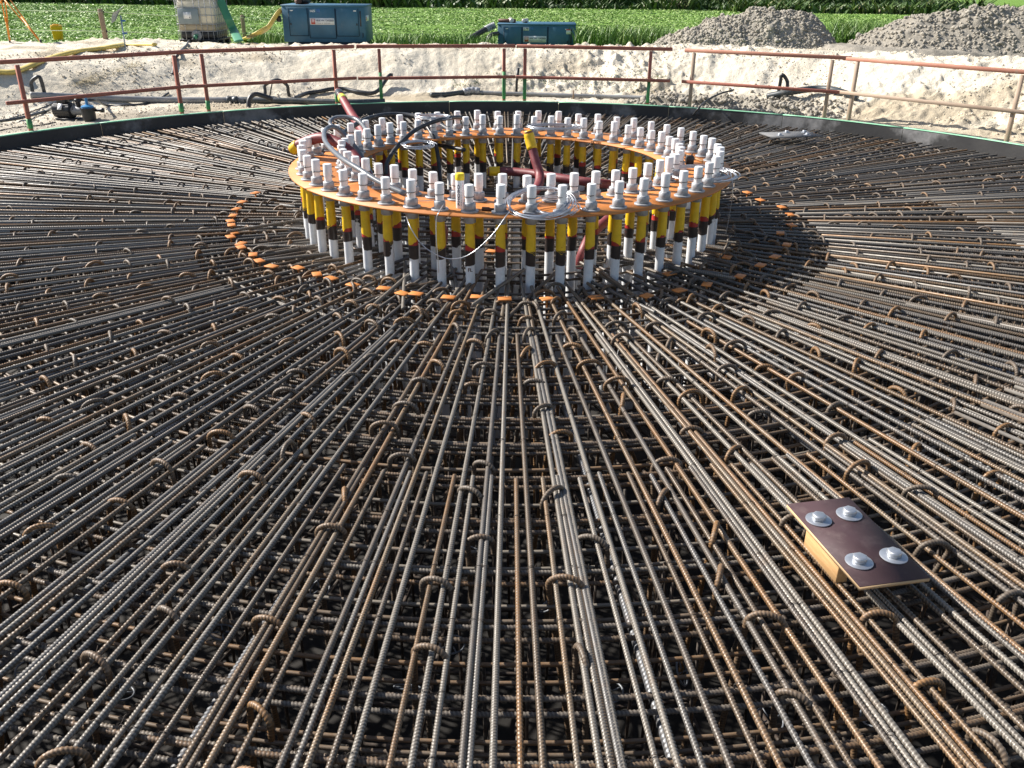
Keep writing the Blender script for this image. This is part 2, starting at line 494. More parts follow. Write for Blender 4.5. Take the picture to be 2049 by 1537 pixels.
M['sign'] = simple("sign_white", (0.72, 0.72, 0.72), 0.4, 0, 0.06, 12)
M['signred'] = simple("sign_red", (0.52, 0.07, 0.045), 0.5, 0, 0.12, 12)
M['signink'] = simple("sign_ink", (0.035, 0.045, 0.08), 0.5)
M['signgrey'] = simple("sign_grey", (0.30, 0.30, 0.32), 0.5)
M['rustpipe'] = simple("rusty_pipe", (0.10, 0.045, 0.028), 0.6, 0.2, 0.4, 10)
M['palepipe'] = simple("pale_pipe", (0.60, 0.55, 0.50), 0.45, 0.3, 0.2, 10, dirt=((0.2, 0.12, 0.08), 0.5))
M['tank'] = simple("milky_tank", (0.66, 0.60, 0.47), 0.35, 0, 0.06, 2)
M['tankliq'] = simple("tank_contents", (0.40, 0.33, 0.22), 0.35, 0, 0.08, 2)
M['tanktop'] = simple("tank_top", (0.78, 0.77, 0.72), 0.35, 0, 0.05, 2)
M['labelgrey'] = simple("grey_label_plate", (0.20, 0.24, 0.255), 0.45, 0, 0.1, 6)
M['orange'] = simple("orange_paint", (0.72, 0.25, 0.02), 0.45, 0, 0.12, 8)
M['bucket'] = simple("yellow_plastic", (0.78, 0.42, 0.01), 0.38, 0, 0.06, 6)
M['laydflat'] = simple("yellow_layflat_hose", (0.62, 0.47, 0.12), 0.5, 0, 0.15, 4)
M['greenhose'] = simple("green_layflat_hose", (0.06, 0.24, 0.13), 0.5, 0, 0.12, 4)
M['post'] = wood("weathered_post", (0.24, 0.165, 0.10), (0.36, 0.26, 0.17), (40, 40, 3))
M['bluepole'] = simple("blue_grey_shaft", (0.30, 0.38, 0.46), 0.4, 0.2, 0.1, 8)
M['bluestrap'] = simple("blue_strap", (0.03, 0.12, 0.30), 0.5)
M['greypipe'] = simple("grey_pipe", (0.24, 0.245, 0.25), 0.45, 0, 0.2, 4, dirt=((0.45, 0.4, 0.32), 0.5))
M['darkpipe'] = simple("dark_pipe", (0.05, 0.06, 0.065), 0.42, 0, 0.3, 4, dirt=((0.35, 0.3, 0.24), 0.35))
M['tubewhite'] = simple("white_tube", (0.80, 0.80, 0.82), 0.35, 0, 0.03, 8)
M['capyellow'] = simple("yellow_cap", (0.85, 0.62, 0.01), 0.38, 0, 0.04, 8)
M['bluecap'] = simple("blue_cap", (0.03, 0.20, 0.42), 0.4)
M['tape_yg'] = simple("yellow_green_tape", (0.55, 0.58, 0.06), 0.45)

# ------------------------------------------------------------------ ground
TH_K = [-180, -90, -30, 0, 40, 60, 75, 90, 101, 105, 112, 125, 150, 180]
RF_K = [10, 10, 8.6, 8.35, 8.35, 8.5, 8.7, 8.9, 9.0, 9.1, 9.3, 9.8, 10.0, 10]
RC_K = [12, 12, 10.8, 10.6, 10.7, 11.0, 11.0, 10.9, 10.9, 11.0, 11.3, 11.8, 12.0, 12]
ZC_K = [.1, .1, .25, .36, .30, .26, .215, .20, .18, .14, .06, .07, .14, .1]
RE_K = [18, 16, 14, 14, 14.5, 14.5, 12.2, 11.9, 12.4, 17.2, 18.2, 18.0, 18.0, 18]
ZE_K = [0, 0, .05, .05, .05, .02, .12, .14, .10, -.18, -.22, -.03, .04, 0]
FIELD = -0.27
def ground_h(th, rho):
    """ground height at polar (degrees, metres) with z = 0 at the anchor plate; also the masks"""
    th = np.asarray(th, float); rho = np.asarray(rho, float)
    x, y = rho * np.cos(np.radians(th)), rho * np.sin(np.radians(th))
    wob = 0.35 * vnoise(x * 0.7, y * 0.7, 5)
    rf = np.interp(th, TH_K, RF_K) + wob * 0.5; rc = np.interp(th, TH_K, RC_K) + wob; zc = np.interp(th, TH_K, ZC_K)
    re = np.interp(th, TH_K, RE_K) + 0.6 * wob; ze = np.interp(th, TH_K, ZE_K)
    t = np.clip((rho - rf) / (rc - rf), 0, 1)
    slope = 0.35 * t + 0.65 * t * t * (3 - 2 * t)
    h = -0.53 + (zc + 0.53) * slope
    u = np.clip((rho - rc) / np.maximum(re - rc, 0.05), 0, 1)
    h = np.where(rho > rc, zc + (ze - zc) * u, h)
    d = ss(0, 1.5, rho - re)
    h = h * (1 - d) + (FIELD) * d
    sandm = 1 - ss(0.05, 0.7, rho - re + 0.5 * vnoise(x * 2.5, y * 2.5, 8))
    rough = (0.30 + 0.7 * ss(-0.4, 0.5, rho - rf)) * sandm
    def billow(f, sd): return 1 - 2.6 * np.abs(vnoise(x * f + 3.1 * sd, y * f - 1.7 * sd, sd))
    patch = ss(-0.16, 0.22, fbm(x * 0.45, y * 0.6, 3, 77))
    lump = 0.085 * fbm(x * 0.8, y * 0.8, 3, 21) + 0.05 * fbm(x * 2.6, y * 2.6, 2, 31)
    cl = (0.3 + 0.7 * patch) * (0.044 * billow(2.3, 41) + 0.030 * billow(4.9, 42) + 0.022 * billow(9.3, 43)) + 0.011 * billow(17.0, 44)
    cl += patch * (np.maximum(0, vnoise(x * 6, y * 6, 51) - 0.14) * 0.20 + np.maximum(0, vnoise(x * 12, y * 12, 52) - 0.1) * 0.11)
    rill = ss(0, 0.3, rho - rf) * 0.03 * vnoise(th * 1.3, rho * 0.8, 55)
    lump = lump + rill
    foot = -0.10 * np.maximum(0, vnoise(x * 2.6, y * 2.6, 91) - 0.22)
    h = h + rough * (lump + cl + foot) * np.where(rho > rc, 0.75, 1.0)
    far = 1 - sandm
    h = h + far * (0.05 * vnoise(x * 0.25, y * 1.1, 61) + 0.05 * vnoise(x * 0.7, y * 2.3, 62))
    # a low eroded grassy step below the crest in the middle
    step = np.exp(-((rho - 9.35) / 0.14) ** 2) * ss(68, 74, th) * (1 - ss(94, 99, th))
    h = h + 0.05 * step * (1 + 2 * vnoise(x * 5, y * 5, 12))
    # grey clay thrown up against the formwork on the right
    clay = ss(52, 58, th) * (1 - ss(71, 76, th)) * (1 - ss(8.75, 9.15, rho)) * (0.7 + 0.6 * vnoise(x * 3, y * 3, 14))
    h = h + np.clip(clay, 0, 1) * (0.10 + 0.16 * np.maximum(0, vnoise(x * 6, y * 6, 15)) + 0.08 * vnoise(x * 13, y * 13, 16))
    clay2 = 0.55 * ss(0.02, 0.2, vnoise(x * 1.1, y * 1.1, 18)) * (1 - ss(8.6, 9.3, rho)) * ss(70, 80, th)
    heap = (ss(12.4, 13.0, rho) * (1 - ss(62, 68, th))) * 0.6
    damp = np.clip(ss(0.0, 0.35, vnoise(x * 0.8, y * 1.5, 23) + 0.30 * (1 - ss(8.6, 9.9, rho)) - 0.12) * 0.8, 0, 1)
    h = np.maximum(h, -0.62)
    h = np.where(rho < 8.35, np.minimum(h, -0.50), h)
    return h, np.clip(clay + clay2 + heap, 0, 1), far, damp

def ground_xy(x, y):
    th = np.degrees(np.arctan2(y, x)); rho = np.hypot(x, y)
    return float(ground_h(np.array([th]), np.array([rho]))[0][0])

def hit(px, py, lift=0.0):
    """the point of the ground seen at a pixel of the photograph"""
    d = ray(px, py); d = d / np.linalg.norm(d)
    s = np.linspace(14.0, 60.0, 2400)
    P = CAM + d[None, :] * s[:, None]
    h = ground_h(np.degrees(np.arctan2(P[:, 1], P[:, 0])), np.hypot(P[:, 0], P[:, 1]))[0]
    k = np.argmax((P[:, 2] < h) & (np.hypot(P[:, 0], P[:, 1]) > 8.1))
    p = P[k].copy(); p[2] = h[k] + lift
    return p

def build_ground():
    th = np.concatenate([np.arange(-180, 22, 3.0), np.arange(22, 158, 0.135), np.arange(158, 180, 2.0)])
    rho = np.concatenate([np.arange(8.075, 12.6, 0.027), np.arange(12.6, 13.4, 0.05), np.arange(13.4, 19, 0.09), np.arange(19, 52, 0.3), 52 * 1.12 ** np.arange(0, 26)])
    A, Q = np.meshgrid(th, rho, indexing='ij')
    h, clay, far, damp = ground_h(A, Q)
    v = np.stack([Q * np.cos(np.radians(A)), Q * np.sin(np.radians(A)), h], -1).reshape(-1, 3)
    n, m = len(th), len(rho)
    i, j = np.meshgrid(np.arange(n), np.arange(m - 1), indexing='ij')
    i2 = (i + 1) % n
    q = np.stack([i * m + j, i * m + j + 1, i2 * m + j + 1, i2 * m + j], -1).reshape(-1, 4)
    b = MB(); b.add(v, quads=q)
    me = b.mesh("ground", M['ground'], smooth=True)
    for nm, a in (("clay", clay), ("turf", far), ("damp", damp)):
        t = me.attributes.new(nm, 'FLOAT', 'POINT'); t.data.foreach_set("value", a.reshape(-1).astype(np.float32))
    link("ground", me, kind='structure')
    # floor of the excavation inside the formwork
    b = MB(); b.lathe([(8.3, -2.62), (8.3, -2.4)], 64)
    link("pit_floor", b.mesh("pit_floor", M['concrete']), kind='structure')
build_ground()

# ------------------------------------------------------------------ grass, reeds
def blades(name, P, H, W, lean, mat, tone, label, cat, seg=1):
    n = len(P)
    a = RNG.uniform(0, 2 * math.pi, n); b = RNG.uniform(0, 2 * math.pi, n)
    side = np.stack([np.cos(a), np.sin(a), 0 * a], 1) * (W / 2)[:, None]
    tip = np.stack([np.cos(b) * lean * H, np.sin(b) * lean * H, H], 1)
    mb = MB()
    if seg == 1:
        v = np.stack([P - side, P + side, P + tip], 1).reshape(-1, 3)
        mb.add(v, tris=np.arange(3 * n).reshape(-1, 3), tone=np.repeat(tone, 3))
    else:
        mid = tip * np.array([0.35, 0.35, 0.6])
        v = np.stack([P - side, P + side, P + mid + side * 0.8, P + mid - side * 0.8, P + tip], 1).reshape(-1, 3)
        k = 5 * np.arange(n)[:, None]
        mb.add(v, quads=k + np.array([[0, 1, 2, 3]]), tris=k + np.array([[3, 2, 4]]), tone=np.repeat(tone, 5))
    o = link(name, mb.mesh(name, mat, tone=True), kind='stuff')
    return tag(o, label, cat)

def field_grass():
    n = 260000
    d = 13.0 + 42.0 * RNG.uniform(0, 1, n) ** 1.25
    x = RNG.uniform(-1, 1, n) * (0.62 * (d + 8.5))
    y = d
    th = np.degrees(np.arctan2(y, x)); rho = np.hypot(x, y)
    h, _, far, _ = ground_h(th, rho)
    sw = vnoise(x * 0.35, y * 1.15, 71) + 0.8 * vnoise(x * 0.9, y * 2.6, 72) + 0.5 * vnoise(x * 2.2, y * 4.0, 73)
    keep = (far > 0.45) & (sw > -0.35 + 0.5 * RNG.uniform(-1, 1, n))
    x, y, h, sw = x[keep], y[keep], h[keep], sw[keep]
    n = len(x)
    scale = 0.7 + 0.02 * (y - 13)
    H = RNG.uniform(0.02, 0.05, n) * scale * (1 + 0.9 * np.clip(sw, -0.4, 1)); W = RNG.uniform(0.05, 0.12, n) * scale
    tone = np.clip(0.55 + 0.25 * RNG.standard_normal(n) + 0.25 * sw, 0, 1)
    blades("meadow_grass", np.stack([x, y, h - 0.005], 1), H, W, 1.8, M['grass'], tone,
           "bright green mown meadow stretching behind the sand bank", "grass")
field_grass()

def reeds():
    spots = []
    def strip(px0, px1, Y, dens, hgt, py=None):
        n = dens
        px = RNG.uniform(px0, px1, n)
        Yd = Y + RNG.uniform(-0.7, 0.9, n)
        for a, b in zip(px, Yd):
            p = at(a, 70, b); p[2] = ground_xy(p[0], p[1])
            spots.append((p[0], p[1], p[2] - 0.02, hgt * random.uniform(0.5, 1.15)))
    strip(745, 992, 17.3, 1000, 0.36)
    strip(1150, 1345, 17.8, 1300, 0.56)
    strip(1655, 1790, 18.0, 1500, 0.75)
    strip(500, 570, 17.8, 260, 0.3)
    A = np.array(spots)
    tone = np.clip(RNG.normal(0.5, 0.25, len(A)), 0, 1)
    blades("tall_reeds", A[:, :3], A[:, 3], RNG.uniform(0.018, 0.04, len(A)), 0.45, M['reed'], tone,
           "tall green reeds along the ditch beside the pump units", "reeds", seg=2)
    # vegetated bank that closes the field
    n = 42000
    x = RNG.uniform(-46, 46, n); y = 45.5 + 6.0 * RNG.uniform(0, 1, n) - 0.16 * x * (x > 12) - 0.07 * x * (x < 0)
    h = ground_h(np.degrees(np.arctan2(y, x)), np.hypot(x, y))[0]
    cl = fbm(x * 0.35, y * 0.5, 3, 81)
    H = (0.9 + 1.1 * cl) * RNG.uniform(0.4, 1.2, n) * (0.5 + 1.0 * ss(45, 49.5, y))
    tone = np.clip(RNG.normal(0.48, 0.2, n) + 0.5 * cl + 0.35 * ss(10, 24, x) * vnoise(x * 0.3, y * 0.4, 83), 0, 1)
    blades("reed_bank", np.stack([x, y, h - 0.02], 1), np.maximum(0.25, H), RNG.uniform(0.10, 0.22, n), 0.9, M['bank'], tone,
           "dark reed bank along the far ditch closing the meadow", "reeds", seg=2)
    # grassy tufts on the eroded step below the crest
    n = 1500
    th = RNG.uniform(72, 97, n); rho = 9.42 + 0.2 * RNG.standard_normal(n)
    keep = vnoise(th * 0.6, rho * 2, 88) > -0.08
    th, rho = th[keep], rho[keep]; n = len(th)
    P = np.stack([rho * np.cos(np.radians(th)), rho * np.sin(np.radians(th)), ground_h(th, rho)[0] - 0.01], 1)
    blades("moss_tufts", P, RNG.uniform(0.025, 0.07, n), RNG.uniform(0.008, 0.02, n), 0.8, M['bank'],
           np.clip(RNG.normal(0.75, 0.2, n), 0, 1), "mossy tufts on the eroded step below the sand crest", "grass")
    # dry straw on the slope at the left
    n = 260
    P = []
    for k in range(n):
        t = random.random()
        p = hit(150 + 130 * t + random.gauss(0, 7), 172 - 44 * t + random.gauss(0, 4)); P.append(p)
    P = np.array(P)
    blades("straw", P + np.array([0, 0, 0.01]), RNG.uniform(0.02, 0.06, n), RNG.uniform(0.006, 0.012, n), 6.0, M['straw'],
           RNG.uniform(0, 1, n), "dry yellow straw scattered down the sand slope", "straw")
reeds()

# ------------------------------------------------------------------ formwork
def build_formwork():
    root = empty("formwork_ring", (0, 0, -2.4), "round black formwork wall with a bright green top edge around the rebar mat", "formwork")
    N = 26
    span = 2 * math.pi / N
    def arc(r0, r1, z0, z1, a0, a1, k=8):
        a = np.linspace(a0, a1, k + 1)
        v = []
        for r, z in ((r0, z0), (r0, z1), (r1, z1), (r1, z0)):
            v.append(np.stack([r * np.cos(a), r * np.sin(a), 0 * a + z], 1))
        v = np.stack(v, 1).reshape(-1, 3)
        q = []
        for i in range(k):
            for j in range(4):
                q.append([i * 4 + j, i * 4 + (j + 1) % 4, (i + 1) * 4 + (j + 1) % 4, (i + 1) * 4 + j])
        b = MB(); b.add(v, quads=q, polys=[[0, 3, 2, 1], [k * 4, k * 4 + 1, k * 4 + 2, k * 4 + 3]])
        return b
    gap = 0.004 / 8.0
    pm = sharp(arc(8.0, 8.012, 0.0, 1.908, gap, span - gap).mesh("panel", M['form']), 30)
    fm = arc(7.996, 8.065, 1.910, 1.923, gap * 0.6, span - gap * 0.6).mesh("top_flange", M['greenpaint'])
    rm = arc(8.013, 8.06, 1.0, 1.06, gap, span - gap).mesh("waler", M['greenpaint'])
    for k in range(N):
        p = link("panel", pm, root, RZ(k * span + 0.02))
        link("top_flange", fm, p)
        link("waler", rm, p)
build_formwork()

# ------------------------------------------------------------------ reinforcement
def zc(r): return -0.550 - 0.0165 * (np.asarray(r) - 1.87)
SL = math.atan(0.0165)
CAGE = empty("reinforcement_cage", (0, 0, -1.9), "circular mat of tied steel reinforcing bars radiating from the bolt ring", "rebar mat")
TC = Matrix.Translation((0, 0, 1.9))            # world to cage space

def bar_mesh(name, L, rad, pitch, h, slant, mat, n=10):
    s = np.arange(0, L, pitch / 4.0)
    P = np.stack([s, 0 * s, 0 * s], 1)
    fr = np.tile(np.array([[0, math.cos(0.5), math.sin(0.5)]]), (len(s), 1))
    b = MB(); b.tube(P, rad, n, (pitch, h, slant), frames=fr)
    return b.mesh(name, mat, smooth=True)

BAR_R = 0.0125
bars = []                                        # (angle, r0, r1, lateral, lift, type)
NA = 136
for k in range(NA):
    a = 2 * math.pi * (k + random.uniform(-0.12, 0.12)) / NA
    bars.append((a, random.choice([1.42, 1.62, 1.78, 1.95]), 7.9, 0.0, 0.0, 'A'))
for k in range(NA):
    a = 2 * math.pi * (k + 0.5 + random.uniform(-0.16, 0.16)) / NA
    bars.append((a, 2.87 + random.uniform(-0.025, 0.025), 7.9, 0.0, 0.0, 'B'))
for k in range(2 * NA):
    a = 2 * math.pi * (k + 0.5 + random.uniform(-0.24, 0.24)) / (2 * NA)
    bars.append((a, 4.59 + random.uniform(-0.03, 0.03), 7.9, 0.0, 0.0, 'C'))
for k in range(34):                              # laps: a second bar laid right against a main one
    i = random.randrange(2 * NA)
    a = bars[i][0]
    bars.append((a, random.choice([2.2, 2.9, 3.6]), 7.9, random.choice([-1, 1]) * 0.0245, 0.0, 'L'))
def bar_score(b):
    r = np.linspace(b[1], b[2], 16)
    P = np.stack([r * math.cos(b[0]), r * math.sin(b[0]), zc(r)], 1)
    f = in_frame(P)
    d = np.linalg.norm(P - CAM, axis=1)
    return float((f / d ** 2).sum())
order = sorted(bars, key=bar_score, reverse=True)
BM = {}
def bar_mat4(b, zoff=0.0):
    a, r0, r1, lat, lift, _ = b
    return TC @ RZ(a) @ Matrix.Translation((r0, lat, float(zc(r0)) + lift + zoff)) @ Matrix.Rotation(SL, 4, 'Y')
STY = [(0.0145, 0.0024, 0.30), (0.0130, 0.0021, -0.34), (0.0165, 0.0026, 0.22), (0.0120, 0.0025, 0.12)]
for i, b in enumerate(order[:300]):
    L = round(b[2] - b[1], 1)
    st = random.choice([0, 0, 1, 2, 3])
    if b[5] == 'C': rad = 0.0094
    else: rad = 0.0111
    key = (L, st, rad)
    if key not in BM: BM[key] = bar_mesh("radial_bar", L, rad, *STY[st], M['bar'])
    jit = Matrix.Rotation(random.uniform(-1, 1) * 0.004, 4, 'Z') @ Matrix.Rotation(random.uniform(0, 6.28), 4, 'X')
    link("radial_bar", BM[key], CAGE, bar_mat4(b, random.uniform(-0.002, 0.003)) @ jit)
mb = MB()
for b in order[300:]:
    r = np.array([b[1], b[2]])
    P = np.stack([r * math.cos(b[0]) - b[3] * math.sin(b[0]), r * math.sin(b[0]) + b[3] * math.cos(b[0]), zc(r) + 1.9], 1)
    mb.tube(P, 0.0108, 7, tone=random.random())
link("far_radial_bars", mb.mesh("far_radial_bars", M['bar'], smooth=True, tone=True), CAGE, kind='stuff')

# ring bars: groups of stacked hoops under the radial bars
RING_R = 0.0092
rings = []
for r in (1.12, 1.28, 1.46, 1.60, 1.74, 2.01, 2.12, 2.23, 2.33, 2.44, 2.55, 2.67, 2.78): rings.append((r, 0)); 
for r in (2.06, 2.28, 2.5, 2.72): rings.append((r, 1))
for r in (2.95, 3.2, 3.45, 3.7, 3.98, 4.25, 4.57, 4.93, 5.29, 5.61, 5.97, 6.24, 6.55, 6.85, 7.15, 7.45, 7.78):
    rings += [(r, 0), (r + 0.045, 1), (r - 0.05, 2), (r + 0.1, 3)]
for r in (4.40, 4.75, 5.12, 5.45, 5.78, 6.1): rings.append((r, 4))
def ring_mesh(r, lay):
    z = float(zc(r)) - BAR_R - RING_R - 0.001 - lay * 0.023 - (0.02 if lay >= 3 else 0) + 1.9
    rad = RING_R * random.uniform(0.92, 1.08)
    b = MB()
    dist = abs(r - 8.2)
    half = math.degrees(math.asin(min(1.0, 0.70 * math.hypot(dist, 2.2) / r))) if r > 2.6 else 60
    half = min(half, 75)
    if lay <= 2 and r > 2.3:
        pitch = 0.0138 if r > 3.6 else 0.02
        n1 = int(math.radians(2 * half) * r / (pitch / 3.2))
        a = np.concatenate([np.linspace(-90 - half, -90 + half, n1), np.linspace(-90 + half, 270 - half, 150)[1:]])
        ribs = (pitch, 0.0026, 0.3)
    else:
        a = np.linspace(-90, 270, 200); ribs = None
    a = np.radians(a)
    wob = 0.004 * np.sin(a * 7 + r * 9) + 0.003 * np.sin(a * 17 + r)
    P = np.stack([(r + wob) * np.cos(a), (r + wob) * np.sin(a), 0 * a + z], 1)
    fr = np.stack([np.cos(a), np.sin(a), 0 * a], 1)
    b.tube(P, rad, 8 if ribs else 6, ribs, frames=fr, cap=False)
    if ribs:                                    # outside the near arc the ribs are too small to see
        V = b.v[0].reshape(len(a), 8, 3)
        ctr = P[n1:, None, :]
        V[n1:] = ctr + (V[n1:] - ctr) / np.linalg.norm(V[n1:] - ctr, axis=2, keepdims=True) * rad
        b.v[0] = V.reshape(-1, 3)
    return b.mesh("ring_bar", M['ring'], smooth=True)
for r, lay in rings: link("ring_bar", ring_mesh(r, lay), CAGE)

# thicker bars that lie under the hoops
sup = bar_mesh("support_bar", 4.9, 0.0165, 0.02, 0.0018, 0.3, M['support'], 10)
supb = bar_mesh("support_bar", 4.9, 0.0165, 0.02, 0.0018, 0.3, M['blackbar'], 10)
for k in range(46):
    a = 2 * math.pi * (k + 0.3) / 46 + random.uniform(-0.02, 0.02)
    deg = math.degrees(a) % 360
    black = 288 < deg < 312 and k % 2 == 0
    o = link("support_bar", supb if black else sup, CAGE, TC @ RZ(a) @ Matrix.Translation((3.0, 0, float(zc(3.0)) - 0.092)) @ Matrix.Rotation(SL, 4, 'Y'),
             label="black coated bar" if black else None)
# bars that cross inside and around the bolt ring
xb = bar_mesh("cross_bar", 2.5, 0.013, 0.0155, 0.0018, 0.3, M['bar'])
for k in range(17):
    y = -1.2 + k * 0.15
    link("cross_bar", xb, CAGE, TC @ Matrix.Translation((-1.25, y, -0.535 + random.uniform(-.01, .012))) @ RZ(random.uniform(-.03, .03)))
for k in range(13):
    x = -1.2 + k * 0.2
    link("cross_bar", xb, CAGE, TC @ Matrix.Translation((x, -1.25, -0.575)) @ RZ(R(90)))
sk = bar_mesh("skew_bar", 1.0, 0.013, 0.0155, 0.0018, 0.3, M['bar'])
for k in range(56):
    a = 2 * math.pi * (k + random.uniform(-.3, .3)) / 56
    r0 = random.uniform(1.2, 1.75)
    link("skew_bar", sk, CAGE, TC @ RZ(a) @ Matrix.Translation((r0, 0, -0.53 + random.uniform(-.02, .02))) @ RZ(random.uniform(-0.7, 0.7)) @ Matrix.Rotation(random.uniform(-.02, .05), 4, 'Y'))

# hairpin hooks standing through the mat
def hook_mesh(name, n, k, ribs, leg, mat, w=0.062, drop=0.10):
    a = np.linspace(0, math.pi, k)
    arc = np.stack([-w * np.cos(a), 0 * a, w * 0.74 * np.sin(a)], 1)
    P = np.concatenate([[[-w, 0, -leg]], [[-w, 0, -leg * 0.5]], arc, [[w * 1.02, 0, -drop]]])
    if ribs: P = resample(P, ribs[0] / 3.5)
    b = MB(); b.tube(P, 0.0108, n, ribs)
    return b
HK = []
for row in range(22):
    r = 2.05 + 0.245 * row + 0.0030 * row * row
    if r > 7.75: break
    n = 62
    for k in range(n):
        a = 2 * math.pi * (k + (0.5 if row % 2 else 0.0) * 0.35 + random.uniform(-0.24, 0.24)) / n
        if random.random() < 0.12: continue
        HK.append((a, r + random.uniform(-0.06, 0.06)))
for k in range(80):
    HK.append((random.uniform(0, 6.283), random.uniform(2.0, 2.6)))
def hk_score(h):
    p = np.array([[h[1] * math.cos(h[0]), h[1] * math.sin(h[0]), -0.55]])
    return (10.0 if in_frame(p, 40)[0] else 0) / np.linalg.norm(p - CAM)
HK.sort(key=hk_score, reverse=True)
hm = [hook_mesh("hook", 8, 22, (0.0130, 0.0024, 0.3), 0.9, M['hook'], w, d).mesh("hook", M['hook'], smooth=True) for w, d in ((0.062, 0.10), (0.055, 0.06), (0.070, 0.13))]
for h in HK[:300]:
    tw = R(90) + random.gauss(0, 0.42) + (random.choice([0, R(80)]) if random.random() < 0.28 else 0)
    mm = TC @ RZ(h[0]) @ Matrix.Translation((h[1], 0, float(zc(h[1])) + random.uniform(-0.032, -0.002))) @ RZ(tw) @ Matrix.Rotation(random.gauss(0, 0.09), 4, 'X') @ Matrix.Rotation(random.gauss(0, 0.13), 4, 'Y')
    link("hook", random.choice(hm), CAGE, mm)
mb = MB()
base = hook_mesh("hook", 6, 8, None, 0.45, M['hookfar'])
bv = base.v[0]; bq = base.q[0]; bp = base.poly
for h in HK[300:]:
    tw = R(90) + random.gauss(0, 0.42) + (R(80) if random.random() < 0.2 else 0)
    mm = np.array(RZ(h[0]) @ Matrix.Translation((h[1], 0, float(zc(h[1])) + 1.9 + random.uniform(-0.032, -0.004))) @ RZ(tw) @ Matrix.Rotation(random.gauss(0, 0.09), 4, 'X') @ Matrix.Rotation(random.gauss(0, 0.13), 4, 'Y'))
    mb.add(bv @ mm[:3, :3].T + mm[:3, 3], quads=bq, tone=random.random())
link("far_hooks", mb.mesh("far_hooks", M['hookfar'], smooth=True, tone=True), CAGE, kind='stuff')

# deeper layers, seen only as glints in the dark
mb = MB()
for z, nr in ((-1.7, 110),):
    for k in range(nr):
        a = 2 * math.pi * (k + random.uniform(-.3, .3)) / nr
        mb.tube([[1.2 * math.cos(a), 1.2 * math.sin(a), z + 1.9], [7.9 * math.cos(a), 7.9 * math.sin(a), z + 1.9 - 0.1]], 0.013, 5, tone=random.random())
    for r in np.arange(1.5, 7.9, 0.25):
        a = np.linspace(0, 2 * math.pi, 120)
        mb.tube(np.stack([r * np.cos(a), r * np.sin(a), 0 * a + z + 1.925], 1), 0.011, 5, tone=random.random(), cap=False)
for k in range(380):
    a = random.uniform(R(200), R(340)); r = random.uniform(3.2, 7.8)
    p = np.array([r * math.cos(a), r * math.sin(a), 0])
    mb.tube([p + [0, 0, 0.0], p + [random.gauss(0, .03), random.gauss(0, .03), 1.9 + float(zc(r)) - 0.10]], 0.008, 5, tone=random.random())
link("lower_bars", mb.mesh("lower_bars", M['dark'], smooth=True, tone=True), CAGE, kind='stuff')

# tie wires twisted round crossings
mb = MB()
near = [b for b in order[:300]]
rr0 = [r for r, l in rings if l == 0 and r > 2.9]
for b in near:
    for r in rr0:
        if r < b[1] + 0.05 or random.random() > 0.35: continue
        p = np.array([r * math.cos(b[0]), r * math.sin(b[0]), float(zc(r))])
        if np.linalg.norm(p - CAM) > 5.6 or not in_frame(p[None])[0]: continue
        t = np.linspace(0, 2 * math.pi, 10)
        e = np.array([-math.sin(b[0]), math.cos(b[0]), 0]); f = np.array([math.cos(b[0]), math.sin(b[0]), 0])
        rad = 0.0155
        P = p + np.outer(np.cos(t) * rad, e) + np.outer(np.sin(t) * rad, [0, 0, 1]) + np.outer(np.linspace(-.004, .004, 10), f) + np.array([0, 0, 1.9])
        mb.tube(P, 0.0014, 4, tone=random.random(), cap=False)
        q = p + e * 0.014 * random.choice([-1, 1]) + np.array([0, 0, 1.9])
        mb.tube([q, q + np.array([random.gauss(0, .01), random.gauss(0, .01), 0.018])], 0.0013, 4)
link("tie_wires", mb.mesh("tie_wires", M['dark'], tone=True), CAGE, kind='stuff')

# spacer wheels on the uprights below the mat
b = MB()
t = np.linspace(0, 2 * math.pi, 25)
b.tube(np.stack([0.05 * np.cos(t), 0.05 * np.sin(t), 0 * t], 1), 0.004, 6, cap=False)
for k in range(4):
    a = k * math.pi / 2 + 0.4
    b.tube([[0.012 * math.cos(a), 0.012 * math.sin(a), 0], [0.05 * math.cos(a), 0.05 * math.sin(a), 0]], 0.003, 5)
wm = b.mesh("spacer_wheel", M['greyhose'], smooth=True)
for px, py in ((240, 1385), (60, 1345), (815, 1375), (790, 1010), (955, 1100), (1210, 1010), (1540, 1440), (1750, 1430), (1930, 1365), (445, 1265), (300, 1225), (1100, 1210), (905, 1290), (1220, 1385), (1365, 1345), (640, 1180), (1850, 1290), (560, 1000)):
    p = on(px, py, -0.86)
    link("spacer_wheel", wm, CAGE, TC @ Matrix.Translation(Vector(p)) @ Matrix.Rotation(random.gauss(0, 0.35), 4, 'X') @ Matrix.Rotation(random.gauss(0, 0.35), 4, 'Y'))

